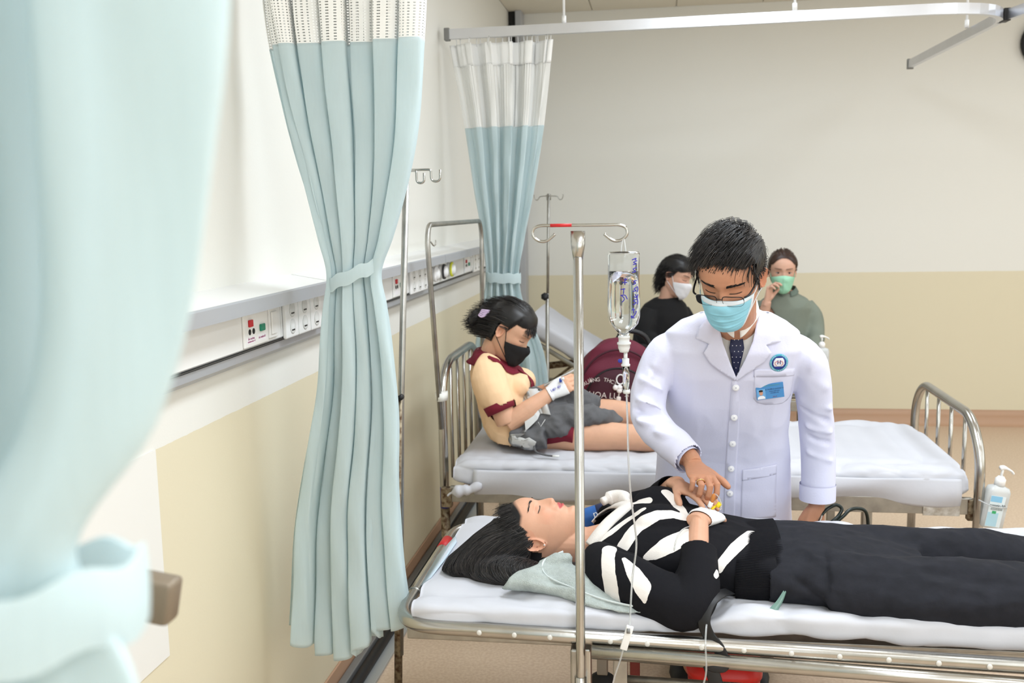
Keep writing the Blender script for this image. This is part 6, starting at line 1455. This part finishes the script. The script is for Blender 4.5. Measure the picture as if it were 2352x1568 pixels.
obj('charm',*xf(tube(catmull([(.150,-.100,.235),(.155,-.105,.215),(.160,-.105,.19)],4),.006,8),Mb_),mat('teal_charm',rgb(60,170,176),.4),k2)
obj('charm',*xf(ellipsoid((.163,-.105,.175),(.011,.008,.018)),Mb_),mat('pink_charm',rgb(240,176,188),.4),k2)
# ================================================================ TWO WOMEN on the far bed
M_skin_w=skin_mat('skin_women',rgb(214,172,152)); SKW=rgb(214,170,148)
def woman(label,Mh,nb,hairm,scalp,flow,shirt,hands,p,lip=None,opts={},seed=1,thick=.012,nst=1100,steps=8,torso=None,arms=None,legs=None):
    r=thing('person',label,'person',(nb[0],nb[1],.55))
    V,F=head_and_neck(p,Mh,nb,.0042,.046); Mi=np.linalg.inv(Mh)
    Cc=[skin_color(V,Mi,SKW,lip,{'scalp':scalp,'haircol':hairm[1],**opts})]; parts=[(V,F)]; HM=[]
    for h in hands: (v,f),M=hand_at(**h); parts.append((v,f)); HM.append(M)
    b=MB(); b.add(loft([(c,(a*.9,0,0),(0,bb*.9,0)) for c,a,bb in torso],18))
    for P,R_ in arms: b.add(limb(P,np.array(R_)*.7,12,5))
    x,y=torso[-1][0][:2]; lp=legs(x,y)
    for q in lp: b.add(limb(q,[.07,.055,.045,.035][:len(q)])); b.add(ellipsoid(np.array(q[-1])+(0,-.05,-.03 if q[-1][2]<.3 else .02),(.04,.09,.035)))
    parts.append(remesh(*b.get(),.011,1)); Cc+= [np.tile(np.array(SKW),(len(v),1)) for v,f in parts[1:]]
    obj('body',*join(*parts),M_skin_w,r,col=np.concatenate(Cc))
    hb=MB(); hb.add(hair_cap(scalp,lambda x,y,z:thick+.006*np.clip(z/.08,0,1),Mh,p,90,70)); R=np.random.RandomState(seed)
    hb.add(strands(scalp_roots(nst,scalp,seed),flow,steps,.014,Mh,r=.0016,lift=R.uniform(thick*.8,thick+.006,nst),jit=.06,seed=seed),(steps+1)*3); hb.hair('hair',hairm[0],r,np.array(hairm[1])*.5,np.array(hairm[1])*2.6)
    t=MB(); t.add(loft([(c,(a,0,0),(0,bb,0),.9) for c,a,bb in torso],30))
    for P,R_ in arms: t.add(limb(P,R_,20,6))
    V,F=remesh(*t.get(),.008,3); V=wrinkle(V,F,.010,7,seed,(1,1,.6)); 
    cen=np.array([V[list(f)].mean(0) for f in F]); cut=(np.linalg.norm(cen-np.array(nb)-(0,0,.03),axis=1)<.062)
    for P,R_ in arms: cut|=((cen-np.array(P[-1]))@unit(np.array(P[-1])-np.array(P[-2]))>-.003)&(np.linalg.norm(cen-np.array(P[-1]),axis=1)<.07)
    F=[f for f,q in zip(F,~cut) if q]; us=sorted({i for f in F for i in f}); mp={o:i for i,o in enumerate(us)}; V=V[us]; F=[tuple(mp[i] for i in f) for f in F]
    obj('shirt',*solid(V,F,.003),shirt,r)
    tr=MB(); x,y=torso[-1][0][0],torso[-1][0][1]
    for q in lp: tr.add(limb(q[:1]+q[1:-1]+[list(np.array(q[-1])*.9+np.array(q[-2])*.1)],[.09,.078,.068,.06][:len(q)],16,6))
    tr.add(ellipsoid((x,y,.70),(.17,.14,.085))); obj('trousers',*remesh(*tr.get(),.010,2),M_trouser,r)
    return r
M_mw=mat('white_mask_cloth',rgb(226,226,230),.85); M_mg=mat('mint_mask_cloth',rgb(160,216,186),.8,bump=.1,bscale=200)
# woman in black, profile
M1=frame((.100,6.05,1.198),(.80,-.42,-.30),(.28,0,.95)); M1[:3,:3]*=1.0
def scalp1(x,y,z):
    ln=np.where(y>.03,.052-.02*np.clip(np.abs(x)/.06,0,1)**2,np.where(y>.002,.03-.05*np.clip((.03-y)/.028,0,1),-.085)); return (z-ln)*(~((y>-.03)&(y<=.004)&(z<.016)&(np.abs(x)>.03)))
def flow1(P,k):
    x,y,z=P.T; d=np.zeros_like(P); b=np.clip((-y)/.07,0,1); d[:,1]=-1+.6*b; d[:,2]=-.25-.9*b; return d
nb1=(.045,6.08,1.055)
w1=woman('woman in black top and white mask in profile on the far bed',M1,nb1,(M_hair,(.012,.011,.012)),scalp1,flow1,mat('black_jersey',rgb(20,20,22),.9),
 [dict(wrist=(.17,5.90,.80),fw_=(.8,-.5,-.2),thumb_dir=(.3,.3,.9),side=-1,vox=.004,arm=([(.10,5.93,.80),(.17,5.90,.80)],[.033,.027]))],{'width':.95,'nose':.85},None,{'brow':(.03,.02,.018)},5,
 steps=5,
 torso=[((.040,6.08,1.06),.075,.07),((.030,6.09,1.02),.125,.10),((.02,6.10,.96),.155,.12),((.0,6.11,.86),.165,.125),((-.01,6.12,.74),.165,.13),((-.01,6.12,.64),.17,.14)],
 arms=[([(-.06,6.02,.99),(-.088,5.99,.92),(-.085,5.97,.84),(-.01,5.93,.79),(.10,5.92,.80)],[.05,.060,.056,.050,.040]),([(.13,6.12,.98),(.17,6.13,.90),(.20,6.05,.80),(.22,5.98,.78)],[.05,.055,.05,.04])],legs=lambda x,y:[[(x+s*.085,y,.70),(x+s*.10,5.66,.705),(x+s*.10,5.62,.45),(x+s*.10,5.63,.09)] for s in (-1,1)])
lashes({'width':.95,'nose':.85},M1,w1)
mfn,(mv,mf),_=mask_shell(M1,'cup'); mo=obj('face_mask',mv,mf,M_mw,w1)
for s in (-1,1):
    a=mfn(np.array([.5+.49*s]),np.array([.05]))[0]; b=mfn(np.array([.5+.49*s]),np.array([.9]))[0]
    for Q in ([a,(s*.073,.0,.004),(s*.0735,-.022,.01)],[b,(s*.07,-.012,-.045),(s*.074,-.034,-.02)]): obj('ear_loop',*xf(tube(catmull(Q,5),.0016,6),M1),M_mw,mo)
# woman with green mask facing the camera, hand at her cheek
M2=frame((.742,6.20,1.212),(-.02,-1,-.08),(.02,-.06,1)); M2[:3,:3]*=1.03
def scalp2(x,y,z):
    ln=np.where(y>.03,.080-.040*np.clip(np.abs(x)/.062,0,1)**2.2,np.where(y>.0,.03-.05*np.clip((.03-y)/.03,0,1),-.09)); return (z-ln)*(~((y>-.03)&(y<=.002)&(z<.016)&(np.abs(x)>.03)))
def flow2(P,k):
    x,y,z=P.T; d=np.zeros_like(P); d[:,1]=-1; d[:,2]=.15-.6*(y<-.02); d[:,0]=-.25*np.sign(x)*(y<-.04)+.1*np.sign(x)*(y>0); return d
w2=woman('woman in grey-green shirt and mint mask, hand raised to her cheek',M2,(.765,6.24,1.055),(M_hair_b,rgb(60,38,28)),scalp2,flow2,mat('grey_green_cloth',rgb(126,134,122),.85,bump=.15,bscale=80,var=.1),
 [dict(wrist=(.640,6.10,1.035),fw_=(.22,-.02,1),thumb_dir=(.55,.80,.1),side=-1,vox=.0036,arm=([(.625,6.13,.94),(.635,6.11,1.0),(.640,6.10,1.035)],[.034,.03,.027]),per=[(.5,.6,.3),(.7,.8,.4),(.8,.9,.4),(.9,.9,.4)],thumb=(.5,.2),scale=.95)],{'width':.97,'nose':.85,'eye':.8},None,{'brow':rgb(70,48,40),'browk':.8,'lash':False},9,thick=.010,
 torso=[((.765,6.24,1.075),.072,.065),((.765,6.25,1.03),.135,.09),((.765,6.26,.98),.175,.11),((.762,6.27,.88),.178,.12),((.76,6.28,.76),.175,.13),((.76,6.28,.64),.18,.14)],
 arms=[([(.64,6.23,1.0),(.605,6.20,.93),(.60,6.16,.85),(.615,6.14,.88),(.628,6.125,.945)],[.05,.055,.052,.05,.042]),([(.89,6.26,1.0),(.935,6.25,.93),(.945,6.22,.84),(.93,6.12,.76),(.88,6.05,.72)],[.05,.056,.054,.048,.04])],legs=lambda x,y:[[(x+s*.09,y,.70),(x+s*.10,y-.24,.705),(x+s*.0,y-.40,.70),(x-s*.10,y-.36,.70)] for s in (-1,1)])
for s in (-1,1):
    eye=MB(); ir=MB(); li=MB()
    c=on_head({'width':.97,'nose':.85,'eye':.8},s*.032,-.003,.0); eye.add(xf(ellipsoid(c+np.array((0,-.0035,0)),(.0125,.0058,.0046),16,10),M2)); ir.add(xf(ellipsoid(c+np.array((0,.0008,0)),(.0050,.0025,.0044),14,8),M2))
    a=np.linspace(.019,.046,8); li.add(xf(tube(np.stack([s*a,np.full(8,c[1]+.0035)-2.5*(a-.032)**2*12,.0022-18*(a-.033)**2],-1),[.0006]+[.0013]*6+[.0006],6),M2))
    e_=obj('eye',*eye.get(),mat('eye_white',rgb(200,186,180),.3),w2); obj('iris',*ir.get(),mat('dark_iris',rgb(38,24,20),.2),e_); obj('eyelashes',*li.get(),M_lash,w2)
mfn,(mv,mf),_=mask_shell(M2,'cup'); mo=obj('face_mask',mv,mf,M_mg,w2)
for s in (-1,1):
    a=mfn(np.array([.5+.49*s]),np.array([.03]))[0]; b=mfn(np.array([.5+.49*s]),np.array([.75]))[0]
    P,Fg,_=grid(8,5,lambda U,V_: (a[None,None,:]*(1-V_[...,None])+b[None,None,:]*V_[...,None])*(1-U[...,None])+np.array((s*.076,-.02,.012))*U[...,None]); obj('ear_flap',*xf(solid(P,Fg,.0014),M2),M_mg,mo)
# shirt collar
def c2(U,V_):
    a=PI*.5+(U-.5)*2*PI*.9; r=.060+.018*V_; return np.stack([.765+r*np.cos(a),6.235+r*np.sin(a),1.115-.03*V_-.03*np.clip(-np.sin(a),0,1)],-1)
P,Fg,_=grid(40,6,c2); obj('shirt_collar',*solid(P,Fg,.003),mat('grey_green_collar',rgb(104,118,108),.85),w2)
# ================================================================ SMALL THINGS
M_bot=mat('translucent_bottle',rgb(232,236,236),.3,trans=.35); M_pump=mat('white_pump',rgb(240,240,238),.35)
def sanitizer(label,loc,s,rot,tilt,big=True):
    t=thing('sanitizer_bottle',label,'bottle',loc,'hand sanitizer bottles on bed ends')
    M=np.array(Matrix.Translation(loc)@Matrix.Rotation(tilt,4,'Y')@Matrix.Rotation(rot,4,'Z')@Matrix.Scale(s,4))
    def sq(r,h,n=28,e=.55): return [((0,0,z),(a,0,0),(0,b,0),e) for z,a,b in h]
    b=obj('bottle',*xf(loft([((0,0,z),(a,0,0),(0,a*.72,0),.6) for z,a in ((0,.036),(.004,.040),(.06,.040),(.064,.039),(.068,.040),(.085,.040),(.089,.039),(.093,.040),(.132,.040),(.146,.034),(.152,.018),(.156,.016))],32),M),M_bot,t)
    c=obj('pump_collar',*xf(lathe([(0,.152),(.018,.152),(.018,.176),(.014,.180),(.010,.186),(0,.186)],20),M),M_pump,t)
    obj('pump_stem',*xf(tube([(0,0,.185),(0,0,.212)],.0045,10),M),M_pump,c)
    obj('pump_head',*xf(tube(catmull([(-.012,0,.214),(.0,0,.217),(.014,0,.215),(.032,0,.208),(.040,0,.200)],4),[.006,.0085,.009,.009,.0088,.008,.007,.006,.005,.0045,.004,.004,.004,.004,.004,.004,.003],10,r2=.008),M),M_pump,c)
    if big:
        lb=obj('label',*xf(box(-.035,.018,-.0302,-.0293,.008,.120),M),mat('label_film',rgb(222,234,238),.4),t,smooth=False)
        obj('label_band',*xf(box(-.034,.006,-.0306,-.0302,.098,.119),M),mat('label_sky_blue',rgb(140,196,228),.4),lb,smooth=False)
        obj('label_band',*xf(box(-.034,.004,-.0306,-.0302,.010,.060),M),mat('label_pale_blue',rgb(178,216,232),.4),lb,smooth=False)
        obj('label_mark',*xf(box(-.020,-.006,-.031,-.0306,.056,.066),M),mat('label_green',rgb(60,170,110),.4),lb,smooth=False)
        V_,F_=textmesh('aseptic-50',.0135,.0002,'CENTER'); obj('lettering',*xf((V_,F_),M@basis((1,0,0),(0,0,1),(0,-1,0),(-.006,-.0310,.086))),M_black,lb,smooth=False)
        for k,z in enumerate((.076,.0715)): 
            V_,F_=textmesh('gel rửa tay khô diệt khuẩn',.0038,.0002,'CENTER'); obj('lettering',*xf((V_,F_),M@basis((1,0,0),(0,0,1),(0,-1,0),(-.006,-.0310,z))),M_black,lb,smooth=False)
    return t
sanitizer('pump bottle of hand sanitizer tilted on the middle bed\'s foot post',(1.200,3.715,.428),1.04,.15,.17)
obj_=tag(obj('bottle_strap',*tube(catmull([(1.150,3.69,.535),(1.19,3.66,.52),(1.24,3.68,.51),(1.25,3.72,.50),(1.2,3.745,.51),(1.155,3.73,.52)],6),.0025,8),mat('clear_strap',rgb(220,222,222),.2,trans=.5)),'clear tie holding the sanitizer bottle to the bed post','strap')
sanitizer('far pump bottle mostly hidden behind the doctor\'s left arm',(.905,5.70,.66),.98,.2,0,False)
# blue bottle / roll behind the woman's chin
bb=thing('water_bottle','blue-labelled bottle lying behind the lying woman\'s chin','bottle',(-.17,2.95,.67))
ax=unit((.93,.10,.30)); A0=np.array((-.245,2.93,.665))
MB_=basis(ax,unit(np.cross((0,0,1),ax)),unit(np.cross(ax,np.cross((0,0,1),ax))),A0)
obj('body',*xf(lathe([(0,-.02),(.026,-.02),(.030,-.012),(.030,.085),(.028,.09),(.028,.112),(.022,.118),(0,.118)],26,'x'),MB_),mat('blue_label',rgb(44,98,168),.35,var=.25,vscale=20),bb)
obj('dark_band',*xf(lathe([(.0295,.06),(.0304,.06),(.0304,.104),(.0285,.108)],26,'x'),MB_),mat('navy_label',rgb(34,48,92),.4),bb)
for k in range(3): obj('stripe',*xf(lathe([(.0302,.088+k*.006),(.0309,.088+k*.006),(.0309,.091+k*.006),(.0302,.091+k*.006)],26,'x'),MB_),mat('pale_stripe',rgb(176,210,236),.4),bb)
obj('cap',*xf(lathe([(0,.112),(.0225,.112),(.0225,.132),(.018,.135),(0,.135)],22,'x'),MB_),mat('pale_blue_cap',rgb(190,208,216),.4),bb)
V_,F_=textmesh('ng',.034,.0004); obj('lettering',*xf((V_,F_),MB_@basis((1,0,0),unit((0,.35,.94)),unit((0,-.94,.35)),(.062,-.0295,.012))),M_let if False else mat('label_white_script',rgb(232,238,244),.5),bb,smooth=False)
# stethoscope held by the doctor
M_st=mat('black_green_tubing',rgb(22,34,30),.3)
sp=thing('stethoscope','black stethoscope tubing looped from the doctor\'s left hand','stethoscope',(.54,3.2,.6))
obj('tubing',*tube(catmull([(.514,3.187,.560),(.545,3.208,.584),(.575,3.229,.603),(.589,3.24,.626),(.571,3.24,.639),(.545,3.229,.63),(.524,3.208,.619),(.508,3.198,.598)],7),.0058,10),M_st,sp)
obj('tubing',*tube(catmull([(.514,3.198,.560),(.556,3.219,.577),(.592,3.229,.605),(.613,3.24,.622),(.64,3.25,.626),(.667,3.26,.614),(.679,3.271,.572),(.679,3.271,.50),(.65,3.271,.44)],7),.0058,10),M_st,sp)
obj('ear_tube',*tube(catmull([(.512,3.185,.600),(.522,3.205,.616),(.535,3.222,.626)],4),.003,8),M_steel,sp)
obj('chest_piece',*lathe([(0,-.006),(.02,-.006),(.022,0),(.016,.008),(0,.008)],22,'y',(.63,3.271,.425)),M_steel,sp)
# red plastic bin under the near bed
rb=thing('plastic_bin','red plastic bin with lid standing under the near bed','bin',(.19,2.78,0))
M_rp=mat('red_plastic',rgb(206,36,30),.35)
obj('bin',*loft([((.185,2.80,0),(.085,0,0),(0,.085,0),.6),((.185,2.80,.02),(.09,0,0),(0,.09,0),.6),((.185,2.80,.275),(.105,0,0),(0,.105,0),.6)],32),M_rp,rb)
obj('lid',*loft([((.185,2.80,.273),(.110,0,0),(0,.110,0),.6),((.185,2.80,.291),(.110,0,0),(0,.110,0),.6),((.19,2.80,.325),(.085,0,0),(0,.085,0),.7),((.205,2.80,.352),(.03,0,0),(0,.05,0),.8)],32),M_rp,rb)
# gold ring on the doctor's right hand
mr=MhR; rp=ap(mr,(0,0,0))
